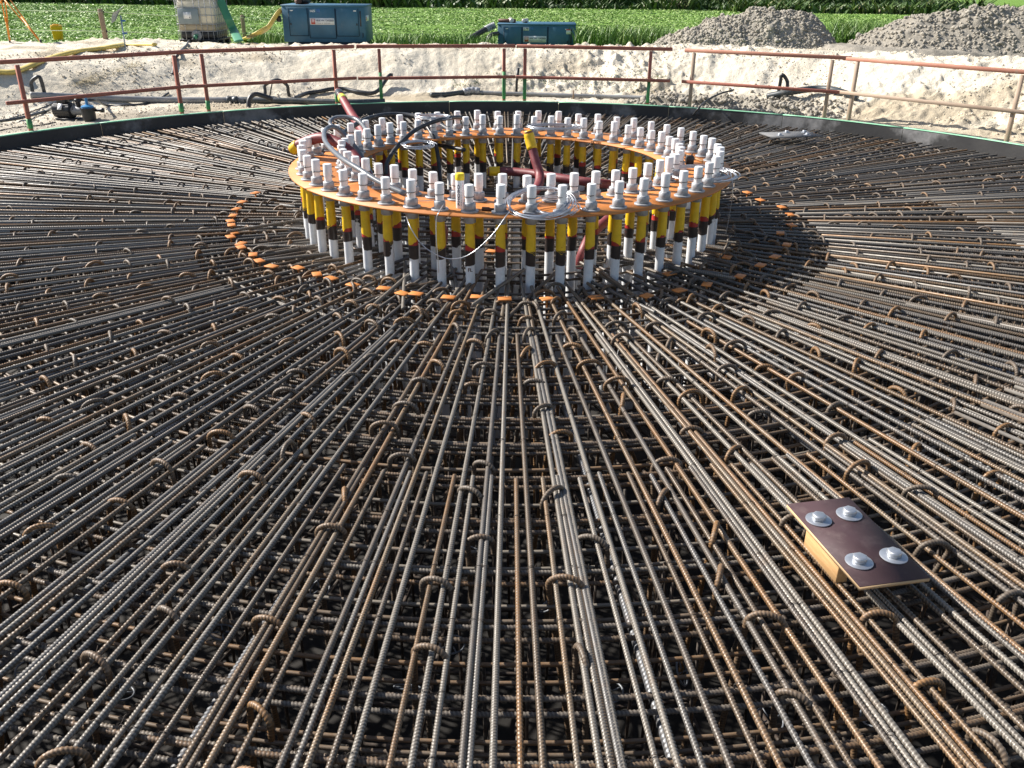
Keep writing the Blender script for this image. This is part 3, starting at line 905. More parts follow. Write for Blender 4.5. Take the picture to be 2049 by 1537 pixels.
# small orange steel pads round the ring
b = MB(); b.bbox((0, 0, 0), (0.098, 0.070, 0.010), 0.002); b.box((0, 0, -0.040), (0.012, 0.012, 0.07))
sp = b.mesh("support_pad", M['plate'])
for px, py in ((511, 384), (484, 402), (473, 416), (466, 429), (461, 440), (463, 448), (467, 463), (461, 471), (482, 485), (482, 492), (506, 507), (518, 519), (543, 530), (596, 533), (634, 546),
               (662, 554), (706, 567), (768, 574), (805, 584), (832, 585), (897, 592), (955, 591), (1010, 595), (1095, 595), (1193, 592), (1294, 589), (1360, 578), (1415, 566), (1481, 550), (1522, 528),
               (1551, 511), (1575, 487), (1562, 464), (1584, 448), (1581, 427), (1565, 412), (1522, 398), (1496, 383), (1455, 512), (1340, 545), (1180, 372), (1110, 372), (905, 380), (985, 500)):
    p = on(px, py, -0.515)
    a = math.atan2(p[1], p[0])
    link("support_pad", sp, CAGE, TC @ Matrix.Translation((p[0], p[1], -0.526)) @ RZ(a + R(90) + random.gauss(0, 0.22)))

# ------------------------------------------------------------------ anchor cage
ANCH = empty("anchor_bolt_ring", (0, 0, -1.9), "raised orange steel ring plate on two circles of capped anchor bolts", "anchor bolts")
def ring_sector(r0, r1, z0, z1, a0, a1, k=40):
    a = np.linspace(a0, a1, k + 1); v = []
    for r, z in ((r0, z0), (r0, z1), (r1, z1), (r1, z0)):
        v.append(np.stack([r * np.cos(a), r * np.sin(a), 0 * a + z], 1))
    v = np.stack(v, 1).reshape(-1, 3); q = []
    for i in range(k):
        for j in range(4): q.append([i * 4 + j, i * 4 + (j + 1) % 4, (i + 1) * 4 + (j + 1) % 4, (i + 1) * 4 + j])
    b = MB(); b.add(v, quads=q, polys=[[0, 3, 2, 1], [k * 4, k * 4 + 1, k * 4 + 2, k * 4 + 3]])
    return b
SEAMS = [R(-55), R(35), R(125), R(215)]
for k in range(4):
    a0 = SEAMS[k] + 0.0008; a1 = (SEAMS[(k + 1) % 4] + (2 * math.pi if k == 3 else 0)) - 0.0008
    if a1 < a0: a1 += 2 * math.pi
    link("plate_segment", ring_sector(1.395, 2.0, 1.888, 1.9, a0, a1).mesh("plate_segment", M['plate']), ANCH)

def hexprof(rc, z0, z1, chamf):
    b = MB()
    b.lathe([(rc * 0.93, z0), (rc, z0 + chamf * 0.5), (rc, z1 - chamf), (rc * 0.86, z1)], 6)
    return b
def ragged(base, amp, seed, n=20):
    rs = np.random.default_rng(seed)
    a = np.linspace(0, 2 * math.pi, n, endpoint=False)
    return base + amp * (0.5 * np.sin(a + rs.uniform(0, 6)) + 0.35 * (((a + rs.uniform(0, 6)) % 6.283) / 6.283 - 0.5) + 0.25 * rs.uniform(-1, 1, n) * (rs.uniform(0, 1, n) > 0.7))
def tape(z1, zb, rad, wrap, pitch, n=20, taperr=0.0):
    """taped sleeve from z1 down to a ragged edge zb (array), with overlapping turns"""
    m = max(2, int((z1 - zb.mean()) / (pitch / 2)))
    t = np.linspace(0, 1, m)
    a = np.linspace(0, 2 * math.pi, n, endpoint=False)
    z = z1 + (zb[None, :] - z1) * t[:, None]
    rr = rad + taperr * t[:, None] + wrap * ((np.arange(m) % 2)[:, None]) + 0 * z
    v = np.stack([rr * np.cos(a), rr * np.sin(a), z], -1).reshape(-1, 3)
    i, j = np.meshgrid(np.arange(m - 1), np.arange(n), indexing='ij'); j2 = (j + 1) % n
    q = np.stack([i * n + j, (i + 1) * n + j, (i + 1) * n + j2, i * n + j2], -1).reshape(-1, 4)
    b = MB(); b.add(v, quads=q); return b
BP = {}
b = MB(); b.lathe([(0.020, 0), (0.064, 0.0005), (0.066, 0.003), (0.066, 0.011), (0.063, 0.014)], 28); BP['washer'] = sharp(b.mesh("washer", M['galv']), 35)
BP['nut'] = [hexprof(0.047, 0.0145, 0.072, 0.006).mesh("nut", M['galv'])]
BP['lower_nut'] = hexprof(0.045, -0.080, -0.0125, 0.004).mesh("lower_nut", M['galv'])
b = MB(); b.lathe([(0.0305, 0.072), (0.0305, 0.118)], 20); b.lathe([(0.0345, 0.114), (0.0345, 0.204), (0.0325, 0.2085), (0.028, 0.210)], 24)
BP['cap'] = sharp(b.mesh("cap", M['white']), 40)
caps = [BP['cap']]
b = MB(); b.lathe([(0.0305, 0.072), (0.031, 0.124)], 20); b.lathe([(0.034, 0.120), (0.034, 0.192), (0.032, 0.1975), (0.028, 0.199)], 24)
caps.append(sharp(b.mesh("cap", M['white']), 40))
b = MB(); t = np.linspace(0, 2 * math.pi, 25)
b.tube(np.stack([0.0350 * np.cos(t), 0.0350 * np.sin(t), 0.114 + 0 * t], 1), 0.0025, 5, cap=False); b.box((0.040, 0, 0.114), (0.014, 0.006, 0.006))
BP['zip'] = b.mesh("cable_tie", M['blackpl'])
var = []
for s in range(14):
    rs = np.random.default_rng(100 + s)
    yb = ragged(-0.258 - rs.uniform(-0.012, 0.03), 0.045, s)
    rb = ragged(-0.300 - rs.uniform(-0.015, 0.025), 0.014, s + 20)
    kb = ragged(-0.380 - rs.uniform(-0.02, 0.03), 0.012, s + 40)
    y = tape(-0.078, yb, 0.0335, 0.0018, 0.0125, taperr=0.004).mesh("yellow_wrap", M['yellow'], smooth=False)
    r_ = tape(-0.245, rb, 0.0352, 0.0012, 0.02, taperr=0.002).mesh("red_wrap", M['redtape'], smooth=True)
    k_ = tape(-0.285, kb, 0.0385, 0.0006, 0.03, taperr=-0.001).mesh("black_wrap", M['blacktape'], smooth=True)
    var.append((y, r_, k_))
b = MB(); b.lathe([(0.036, -1.86), (0.036, -0.30)], 24); sleeve = sharp(b.mesh("sleeve", M['sleeve']), 40)
b = MB(); b.lathe([(0.021, -1.88), (0.021, 0.10)], 12); rod = b.mesh("bolt_rod", M['galv'])
NB = 52
PH = R(-92.1)
bolt_pos = []
for ringr in (1.875, 1.53):
    for k in range(NB):
        a = PH + 2 * math.pi * k / NB
        bolt_pos.append((ringr * math.cos(a), ringr * math.sin(a), a, ringr))
for i, (x, y, a, rr_) in enumerate(bolt_pos):
    root = link("anchor_bolt", rod, ANCH, Matrix.Translation((x, y, 1.9)) @ RZ(random.uniform(0, 6.28)))
    link("washer", BP['washer'], root)
    link("nut", BP['nut'][0], root, RZ(random.uniform(0, 1.05)))
    link("cap", random.choice(caps), root, Matrix.Translation((0, 0, random.uniform(-0.003, 0.003))) @ RZ(random.uniform(0, 6)) @ Matrix.Rotation(random.gauss(0, 0.012), 4, 'X'))
    link("cable_tie", BP['zip'], root, Matrix.Translation((0, 0, random.uniform(-0.004, 0.004))) @ RZ(random.uniform(0, 6)) @ Matrix.Rotation(random.gauss(0, 0.05), 4, 'X'))
    link("lower_nut", BP['lower_nut'], root, RZ(random.uniform(0, 1.05)))
    y_, r_, k_ = random.choice(var)
    dz = RZ(random.uniform(0, 6.28)) @ Matrix.Rotation(random.gauss(0, 0.006), 4, 'X')
    link("yellow_wrap", y_, root, dz); link("red_wrap", r_, root, dz); link("black_wrap", k_, root, dz)
    link("sleeve", sleeve, root)

# ------------------------------------------------------------------ lettering
def text_mesh(body, size, mat, align='LEFT', extr=0.0005, bold=0.0, xs=1.0):
    c = bpy.data.curves.new("t", 'FONT'); c.body = body; c.size = size; c.align_x = align; c.extrude = extr; c.offset = bold
    c.resolution_u = 3
    o = bpy.data.objects.new("t", c); COL.objects.link(o)
    dg = bpy.context.evaluated_depsgraph_get()
    me = bpy.data.meshes.new_from_object(o.evaluated_get(dg))
    bpy.data.objects.remove(o)
    me.materials.clear(); me.materials.append(mat)
    n = len(me.vertices); co = np.empty(n * 3, np.float32); me.vertices.foreach_get("co", co)
    co = co.reshape(-1, 3); co[:, 0] *= xs; me.vertices.foreach_set("co", co.ravel())
    return me
FACE = Matrix.Rotation(R(90), 4, 'X')            # text lying in XY -> standing, facing -Y

# ------------------------------------------------------------------ hoses and wires
def corrugated(P, rad, pitch=0.014, amp=0.10, n=14):
    P = resample(P, pitch / 2)
    rr = rad * (1 - amp * (np.arange(len(P)) % 2))
    b = MB(); b.tube(P, rr, n); return b
def hose(name, P, rad, mat, label, cat, group=None, n=10, corr=False, step=0.04, flat=None):
    P = np.asarray(P)
    if corr: b = corrugated(P, rad)
    else:
        b = MB(); b.tube(resample(P, step), rad, n, flat=flat)
    o = link(name, b.mesh(name, mat, smooth=True))
    return tag(o, label, cat, group)
def tape_end(parent, P, rad, mat, name="tape_end", L=0.14):
    s = np.concatenate([[0], np.cumsum(np.linalg.norm(np.diff(P, axis=0), axis=1))])
    Q = np.array([[np.interp(t, s, P[:, k]) for k in range(3)] for t in np.linspace(0, L, 8)])
    Q[0] = Q[0] - (Q[1] - Q[0]) * 0.4
    b = MB(); rr = rad * np.array([0.78, 1.02, 1.10, 1.06, 1.12, 1.07, 1.10, 1.05]); b.tube(Q, rr, 14)
    return link(name, b.mesh(name, mat, smooth=True), parent)

HG = "dark red ribbed hoses in the bolt ring"
P = spline([at(677, 184, 6.3), at(690, 205, 5.6), at(706, 232, 4.6), at(735, 275, 2.2), at(757, 310, 1.15), at(772, 345, 0.55), at(780, 385, 0.1), at(772, 430, -0.3)])
o = hose("ribbed_hose", P, 0.062, M['redhose'], "long dark red ribbed hose reaching from the bolt ring back to the formwork", "hose", HG, corr=True)
tape_end(o, P, 0.062, M['blackpl'], L=0.30); tape_end(o, P[6:], 0.0635, M['tape_yg'], "tape_band", 0.22)
P = spline([at(584, 301, 0.25), at(602, 288, 0.2), at(640, 276, 0.1), at(672, 284, 0.0), at(702, 306, -0.15), at(728, 340, -0.35), at(742, 375, -0.5), at(748, 410, -0.6)])
o = hose("ribbed_hose", P, 0.05, M['redhose'], "short red ribbed hose arching over the plate's left side, yellow taped end", "hose", HG, corr=True)
tape_end(o, P, 0.05, M['yellow'], L=0.10)
P = spline([at(1057, 263, 0.15), at(1062, 285, 0.13), at(1071, 320, 0.05), at(1080, 352, -0.05), at(1076, 374, -0.25), at(1062, 388, -0.55)])
o = hose("ribbed_hose", P, 0.044, M['redhose'], "red ribbed hose standing upright in the middle of the bolt ring", "hose", HG, corr=True)
tape_end(o, P, 0.045, M['yellow'], L=0.17)
P = spline([on(976, 343, -0.33), on(1010, 343, -0.33), on(1060, 347, -0.32), on(1130, 358, -0.31), on(1200, 367, -0.33), on(1250, 372, -0.42)])
o = hose("ribbed_hose", P, 0.046, M['redhose'], "red ribbed hose lying flat across the inside of the bolt ring", "hose", HG, corr=True)
tape_end(o, P, 0.046, M['yellow'], L=0.13)
P = spline([on(868, 440, -0.30), on(885, 458, -0.36), on(884, 485, -0.47), on(876, 520, -0.60)])
hose("ribbed_hose", P, 0.045, M['redhose'], "end of red ribbed hose dipping into the mat behind the front left sleeves", "hose", HG, corr=True)
P = spline([on(1215, 440, -0.33), on(1185, 468, -0.36), on(1168, 500, -0.45), on(1156, 535, -0.60)])
hose("ribbed_hose", P, 0.042, M['redhose'], "end of red ribbed hose dipping into the mat behind the front right sleeves", "hose", HG, corr=True)

BG = "black hoses looped over the bolt ring"
P = spline([at(698, 345, 0.2), at(742, 335, 0.1), at(760, 395, -0.4)])
hose("black_hose", spline([at(640, 308, 0.35), at(660, 288, 0.9), at(690, 264, 1.4), at(735, 238, 2.0), at(790, 229, 2.3), at(845, 236, 2.2), at(885, 252, 1.9), at(910, 268, 1.6)]), 0.027, M['rubber'],
     "black hose arching high behind the red hose to the back of the ring", "hose", BG)
hose("black_hose", spline([at(772, 350, 0.35), at(776, 322, 0.5), at(800, 288, 0.7), at(835, 258, 0.95), at(880, 240, 1.2), at(918, 235, 1.5), at(932, 240, 1.65)]), 0.022, M['rubber'],
     "black hose looping up from inside the ring to its back bolts", "hose", BG)
hose("black_hose", spline([at(848, 245, 1.45), at(866, 272, 1.25), at(876, 310, 1.15), at(880, 350, 1.05), at(882, 372, 0.9)]), 0.022, M['rubber'],
     "black hose hanging straight down inside the ring at the back", "hose", BG)
hose("grey_hose", spline([at(742, 345, 0.1), at(715, 300, 0.2), at(690, 270, 0.35), at(668, 254, 0.3), at(650, 262, 0.1), at(652, 285, -0.35), at(680, 314, -0.9), at(720, 340, -1.25), at(760, 365, -1.45), at(810, 388, -1.62)]), 0.022, M['greyhose'],
     "shiny grey hose bent in a loop over the plate's left side", "hose")
hose("black_hose", spline([at(745, 278, 0.7), at(715, 240, 1.2), at(675, 235, 1.25), at(660, 246, 1.1), at(676, 262, 0.9), at(710, 290, 0.5), at(735, 330, 0.2), at(752, 380, -0.2)]), 0.022, M['greyhose'],
     "second grey hose in a tight bend behind the shiny grey one", "hose")
hose("black_hose", spline([at(755, 270, 1.0), at(800, 272, 1.5), at(850, 285, 1.45), at(930, 300, 1.1)]), 0.02, M['rubber'],
     "thin black hose lying along the back left of the plate", "hose", BG)

def coil(name, c, rx, ry, turns, tilt, label, dz=0.035, seed=0, r=0.0032, tail=None):
    rs = np.random.default_rng(seed)
    a = np.linspace(0, 2 * math.pi * turns, turns * 40)
    kx = 1 + 0.10 * np.interp(a / 6.283, np.arange(turns + 1), rs.uniform(-1, 1, turns + 1))
    ox = 0.035 * np.interp(a / 6.283, np.arange(turns + 1), rs.uniform(-1, 1, turns + 1))
    oz = dz * np.interp(a / 6.283 * 1.3 % turns, np.arange(turns + 1), rs.uniform(0, 1, turns + 1))
    P = np.stack([rx * kx * np.cos(a) + ox, ry * kx * np.sin(a) - ox, oz + tilt[0] * np.cos(a) + tilt[1] * np.sin(a)], 1) + np.asarray(c)
    if tail is not None: P = np.concatenate([P, spline([P[-1]] + list(tail))[1:]])
    b = MB(); b.tube(P, r, 5)
    return tag(link(name, b.mesh(name, M['wire'], smooth=True)), label, "wire coil", "coils of wire on the anchor plate")
coil("wire_coil", (0.215, -1.80, 0.045), 0.235, 0.235, 11, (0.015, 0.055), "coil of bright wire hung round the front middle bolts", seed=3, r=0.0036)
coil("wire_coil", (0.33, -1.82, 0.02), 0.16, 0.15, 5, (0.0, 0.03), "small loose wire loops right of the front coil", seed=9, r=0.0030)
c = on(1400, 352, 0.04)
coil("wire_coil", c, 0.27, 0.20, 11, (0.0, 0.02), "coil of grey wire round the bolts on the plate's right side", seed=4, tail=[on(1448, 335, 0.12), on(1463, 352, 0.03), on(1466, 385, -0.1), on(1458, 440, -0.35), on(1452, 470, -0.50)])
c = on(835, 292, 0.05)
coil("wire_coil", c, 0.15, 0.12, 8, (0.0, 0.01), "tangled wire coil on the plate's back left", seed=5)
c = on(868, 236, 0.20)
coil("wire_coil", c, 0.17, 0.12, 8, (0.0, 0.0), "wire coil lying on bolt caps at the back left", seed=8, dz=0.025)
c = on(1108, 256, 0.13)
coil("wire_coil", c, 0.26, 0.14, 9, (0.0, 0.0), "wire coil lying high between the back middle bolts", seed=6)
def wire(pts, label, r=0.004):
    b = MB(); b.tube(resample(spline(pts), 0.02), r, 6)
    return tag(link("loose_wire", b.mesh("loose_wire", M['wire'], smooth=True)), label, "wire", "loose wire ends on the anchor plate")
wire([on(820, 388, 0.11), on(811, 395, 0.06), on(811, 420, -0.02), at(820, 452, -1.98), at(845, 490, -2.02), at(880, 513, -2.06), at(912, 518, -2.08), at(945, 506, -2.09), at(985, 470, -2.09), at(1013, 432, -2.02), on(1020, 424, 0.03)], "pale wire drooping in a wide loop below the plate's front edge")
wire([on(888, 408, 0.05), at(878, 425, -2.02), at(873, 440, -2.03), at(873, 480, -2.05), at(876, 515, -2.06), at(878, 545, -2.07)], "pale wire hanging straight down over one front sleeve")
wire([on(812, 395, 0.03), on(835, 402, 0.012), on(868, 401, 0.012)], "short wire lying across the plate at the front left", 0.003)

# ------------------------------------------------------------------ small things on the plate
p = on(921, 416, 0)
t = empty("sealant_tube", p, "white upright sealant tube with yellow cap and blue vertical lettering", "tube")
b = MB(); b.lathe([(0.030, 0), (0.0315, 0.004), (0.0315, 0.205), (0.028, 0.215)], 24); link("tube_body", sharp(b.mesh("tube_body", M['tubewhite']), 40), t)
b = MB(); b.lathe([(0.033, 0.208), (0.034, 0.212), (0.034, 0.252), (0.031, 0.256)], 24); link("tube_cap", sharp(b.mesh("tube_cap", M['capyellow']), 40), t)
def wrap_text(body, size, mat, rad, ang, z0, bold=0.0, xs=1.0):
    me = text_mesh(body, size, mat, bold=bold, xs=xs)
    n = len(me.vertices); co = np.empty(n * 3, np.float32); me.vertices.foreach_get("co", co); co = co.reshape(-1, 3)
    a = R(ang) + (-co[:, 1]) / rad * -1.0                        # letters' height runs round the tube, reading upwards
    a = R(ang) - co[:, 1] / rad
    rr = rad + co[:, 2]
    v = np.stack([rr * np.cos(a), rr * np.sin(a), z0 + co[:, 0]], 1)
    me.vertices.foreach_set("co", v.astype(np.float32).ravel()); me.update()
    return me
link("lettering", wrap_text("PHOBO", 0.026, M['signink'], 0.0318, -91, 0.022, 0.0008, 1.75), t)
b = MB()
rs = np.random.default_rng(3); z = 0.02
while z < 0.185:
    L = rs.uniform(0.006, 0.014)
    for ang, rad, w in ((-72, 0.0319, 0.13),):
        a0, a1 = R(ang) - w / 2, R(ang) + w / 2
        v = [[rad * math.cos(k), rad * math.sin(k), zz] for zz in (z, z + L) for k in (a0, a1)]
        b.add(v, quads=[[0, 1, 3, 2]])
    z += L + 0.003
link("small_print", b.mesh("small_print", M['signink']), t)
b = MB(); z = 0.03
while z < 0.19:
    L = rs.uniform(0.008, 0.02); a0, a1 = R(-48), R(-43)
    v = [[0.0319 * math.cos(k), 0.0319 * math.sin(k), zz] for zz in (z, z + L) for k in (a0, a1)]
    b.add(v, quads=[[0, 1, 3, 2]]); z += L + 0.004
link("small_print", b.mesh("small_print", M['signred']), t)
p = on(965, 418, 0.012)
t = empty("nozzle", p, "short dark nozzle with a pale tip lying on the plate", "nozzle", rotz=R(-12))
b = MB(); b.lathe([(0.016, 0), (0.016, 0.05), (0.011, 0.06), (0.011, 0.09)], 12, M=Matrix.Rotation(R(90), 3, 'Y')); link("nozzle_body", b.mesh("nozzle_body", M['rustpipe'], smooth=True), t)
b = MB(); b.lathe([(0.007, 0.09), (0.005, 0.20)], 10, M=Matrix.Rotation(R(90), 3, 'Y')); link("tip", b.mesh("tip", M['galv'], smooth=True), t)
p = on(1379, 329, 0)
t = empty("black_box", p, "small black box standing on the right of the plate", "box")
b = MB(); b.bbox((0, 0, 0.040), (0.072, 0.06, 0.08), 0.006); link("box_body", b.mesh("box_body", M['blackpl']), t)
b = MB(); b.lathe([(0.006, 0.08), (0.006, 0.098)], 8, c=(0.02, 0.01, 0)); link("stub", b.mesh("stub", M['blackpl']), t)
p0, p1 = on(1362, 306, 0.012), on(1406, 323, 0.012)
b = MB(); b.tube([p0, p1], 0.010, 6); tag(link("wooden_stick", b.mesh("wooden_stick", M['pine'])), "thin pale wooden stick lying on the plate behind the black box", "stick")

# marks written on one sleeve
lm = text_mesh("FL", 0.038, M['rustpipe'], bold=0.0012)
n = len(lm.vertices); co = np.empty(n * 3, np.float32); lm.vertices.foreach_get("co", co); co = co.reshape(-1, 3)
w = co[:, 0].max()
a = R(-90) + (co[:, 0] - w / 2) / 0.0366
rr = 0.0364 + co[:, 2]
v = np.stack([rr * np.cos(a), rr * np.sin(a), co[:, 1]], 1); lm.vertices.foreach_set("co", v.astype(np.float32).ravel()); lm.update()
ka = PH + 2 * math.pi * -1 / NB
link("painted_mark", lm, ANCH, Matrix.Translation((1.875 * math.cos(ka), 1.875 * math.sin(ka), 1.9 - 0.445)))

# ------------------------------------------------------------------ boards with bolts
def bolt_board(origin, ax, w, l, name, top, edge, block, label, bolts, head=0.029):
    """board with its long side along ax; z of origin is its underside"""
    ang = math.atan2(ax[1], ax[0])
    t = empty(name, origin, label, "board", rotz=ang)
    b = MB(); b.box((0, 0, 0.0075), (l, w, 0.015)); link("board_core", b.mesh("board_core", edge), t)
    b = MB(); b.box((0, 0, 0.0166), (l - 0.001, w - 0.001, 0.003)); link("film_face", b.mesh("film_face", top), t)
    if block:
        b = MB(); b.bbox((block[0], block[1], -0.0452), (block[2], block[3], 0.09), 0.003); link("timber_block", b.mesh("timber_block", M['pine']), t)
    wb = MB(); wb.lathe([(0.008, 0.0), (0.052, 0.0005), (0.0535, 0.002), (0.0535, 0.005), (0.052, 0.006)], 32); wm_ = sharp(wb.mesh("washer", M['zinc']), 35)
    hb = hexprof(head, 0.0062, 0.030, 0.002).mesh("bolt_head", M['zinc'])
    sb = MB(); sb.lathe([(0.012, -0.06), (0.012, 0.010)], 10); sm = sb.mesh("bolt_shank", M['galv'])
    for bx, by in bolts:
        o = link("bolt", sm, t, Matrix.Translation((bx, by, 0.0185)))
        link("washer", wm_, o, RZ(random.uniform(0, 6)))
        link("bolt_head", hb, o, RZ(random.uniform(0, 1)))
    return t
C_ = np.array([on(x, y, -0.495) for x, y in ((1575, 1010), (1698, 995), (1859, 1155), (1722, 1177))])
ctr = C_.mean(0); ax = (C_[2] - C_[1] + C_[3] - C_[0]) / 2; ln = np.linalg.norm(ax[:2]); lat = (C_[1] - C_[0] + C_[2] - C_[3]) / 2; wd = np.linalg.norm(lat[:2])
au = ax[:2] / ln; av = np.array([-au[1], au[0]])
bl = []
for x, y in ((1638, 1040), (1699, 1029), (1788, 1113), (1719, 1124)):
    q = on(x, y, -0.49)[:2] - ctr[:2]; bl.append((q @ au, q @ av))
side = 1 if (lat[:2] @ av) < 0 else -1
bolt_board((ctr[0], ctr[1], -0.511), au, wd, ln, "bolt_board", M['plywood'], M['plyedge'],
           (0.0, side * (wd / 2 - 0.035), 0.26, 0.05), "brown plywood board on a pine block with four washered bolts, lying on the near mat", bl)
p = on(1582, 268, -0.50)
bolt_board((p[0], p[1], -0.52), (0.98, 0.2), 0.42, 0.78, "bolt_board", M['greyboard'], M['greyboard'], None, "grey board with four bolts standing on the mat near the far formwork", [(-0.22, -0.1), (0.2, -0.12), (0.0, 0.12), (0.27, 0.10)], 0.03)

# ------------------------------------------------------------------ guard rails
def guard_rail(px1, py1, px2, py2, label, mp, mt, mm, ext=(0.28, 0.28), foot=None):
    a1 = math.atan2(*on(px1, py1, -0.477)[[1, 0]]); a2 = math.atan2(*on(px2, py2, -0.477)[[1, 0]])
    rho = 8.115
    P1 = np.array([rho * math.cos(a1), rho * math.sin(a1)]); P2 = np.array([rho * math.cos(a2), rho * math.sin(a2)])
    d = P2 - P1; L = np.linalg.norm(d); ang = math.atan2(d[1], d[0])
    t = empty("guard_rail", (P1[0], P1[1], -0.75), label, "guard rail", "guard rails round the formwork", rotz=ang)
    zt = 0.435 + 0.75
    for x in (0, L):
        b = MB(); b.bbox((x, 0, zt / 2 - 0.02), (0.054, 0.054, zt - 0.050), 0.006)
        o = link("post", b.mesh("post", mp), t)
        if foot:
            b = MB(); b.box((x, 0, 0.30 + foot / 2), (0.0565, 0.0565, foot)); link("painted_foot", b.mesh("painted_foot", M['darkgreen']), o)
    b = MB(); b.bbox(((L + ext[1] - ext[0]) / 2, -0.0, zt - 0.005), (L + ext[0] + ext[1], 0.056, 0.056), 0.006)
    link("top_rail", b.mesh("top_rail", mt), t, Matrix.Rotation(random.uniform(-.004, .004), 4, 'Y'))
    b = MB(); b.bbox(((L + ext[1] - ext[0]) / 2, 0.0475, 0.75 - 0.075), (L + ext[0] + ext[1], 0.038, 0.050), 0.005)
    link("mid_rail", b.mesh("mid_rail", mm), t, Matrix.Rotation(random.uniform(-.004, .004), 4, 'Y'))
guard_rail(357, 225, 57, 260, "rust red guard rail nearest the black pump", M['redrail'], M['redrail'], M['redrail'], (0.26, 0.26), 0.13)
guard_rail(672, 205, 410, 220, "rust red guard rail below the caged white tank", M['redrail'], M['redrail'], M['redrail'], (0.36, 0.26), 0.14)
guard_rail(1008, 196, 757, 198, "rust red guard rail right of the tall ribbed hose with green post feet", M['redrail'], M['redrail'], M['redrail'], (0.2, 0.38), 0.46)
guard_rail(1300, 205, 1050, 197, "rust red guard rail before the smaller pump unit", M['redrail'], M['redrail'], M['redrail'], (0.36, 0.15), 0.36)
guard_rail(1648, 235, 1385, 210, "guard rail below the soil heap with bare timber posts and red rails", M['tanrail'], M['paler'], M['redrail'], (0.28, 0.16))
guard_rail(1993, 285, 1697, 240, "faded timber guard rail at the far right on the sand slope", M['tanrail'], M['paler'], M['tanrail'], (0.4, 0.24))

# ------------------------------------------------------------------ pump units
def sign_on(parent, x0, z0, w, h, y, logo=True):
    b = MB(); b.box((x0 + w / 2, y - 0.002, z0 + h / 2), (w, 0.004, h)); s = link("sign", b.mesh("sign", M['sign']), parent)
    if logo:
        yy = y - 0.0045
        b = MB(); b.box((x0 + h * 0.52, yy, z0 + h * 0.5), (h * 0.66, 0.002, h * 0.80)); link("logo", b.mesh("logo", M['signred']), s)
        b = MB()
        for k in range(3): b.box((x0 + h * (0.36 + 0.16 * k), yy - 0.0015, z0 + h * 0.60), (h * 0.09, 0.002, h * 0.34))
        b.box((x0 + h * 0.52, yy - 0.0015, z0 + h * 0.80), (h * 0.46, 0.002, h * 0.06)); b.box((x0 + h * 0.52, yy - 0.0015, z0 + h * 0.38), (h * 0.46, 0.002, h * 0.05))
        link("logo_mark", b.mesh("logo_mark", M['sign']), s)
        me = text_mesh("HENK VAN TONGEREN", h * 0.40, M['signink'], bold=0.0015)
        wtxt = max(v.co.x for v in me.vertices); kx = (w - h * 1.12) / wtxt
        link("lettering", me, s, Matrix.Translation((x0 + h * 1.02, yy, z0 + h * 0.50)) @ FACE @ Matrix.Diagonal((kx, 1, 1, 1)))
        link("lettering", text_mesh("Water & Techniek", h * 0.30, M['signgrey'], bold=0.0006), s, Matrix.Translation((x0 + h * 1.02, yy, z0 + h * 0.16)) @ FACE)
    return s
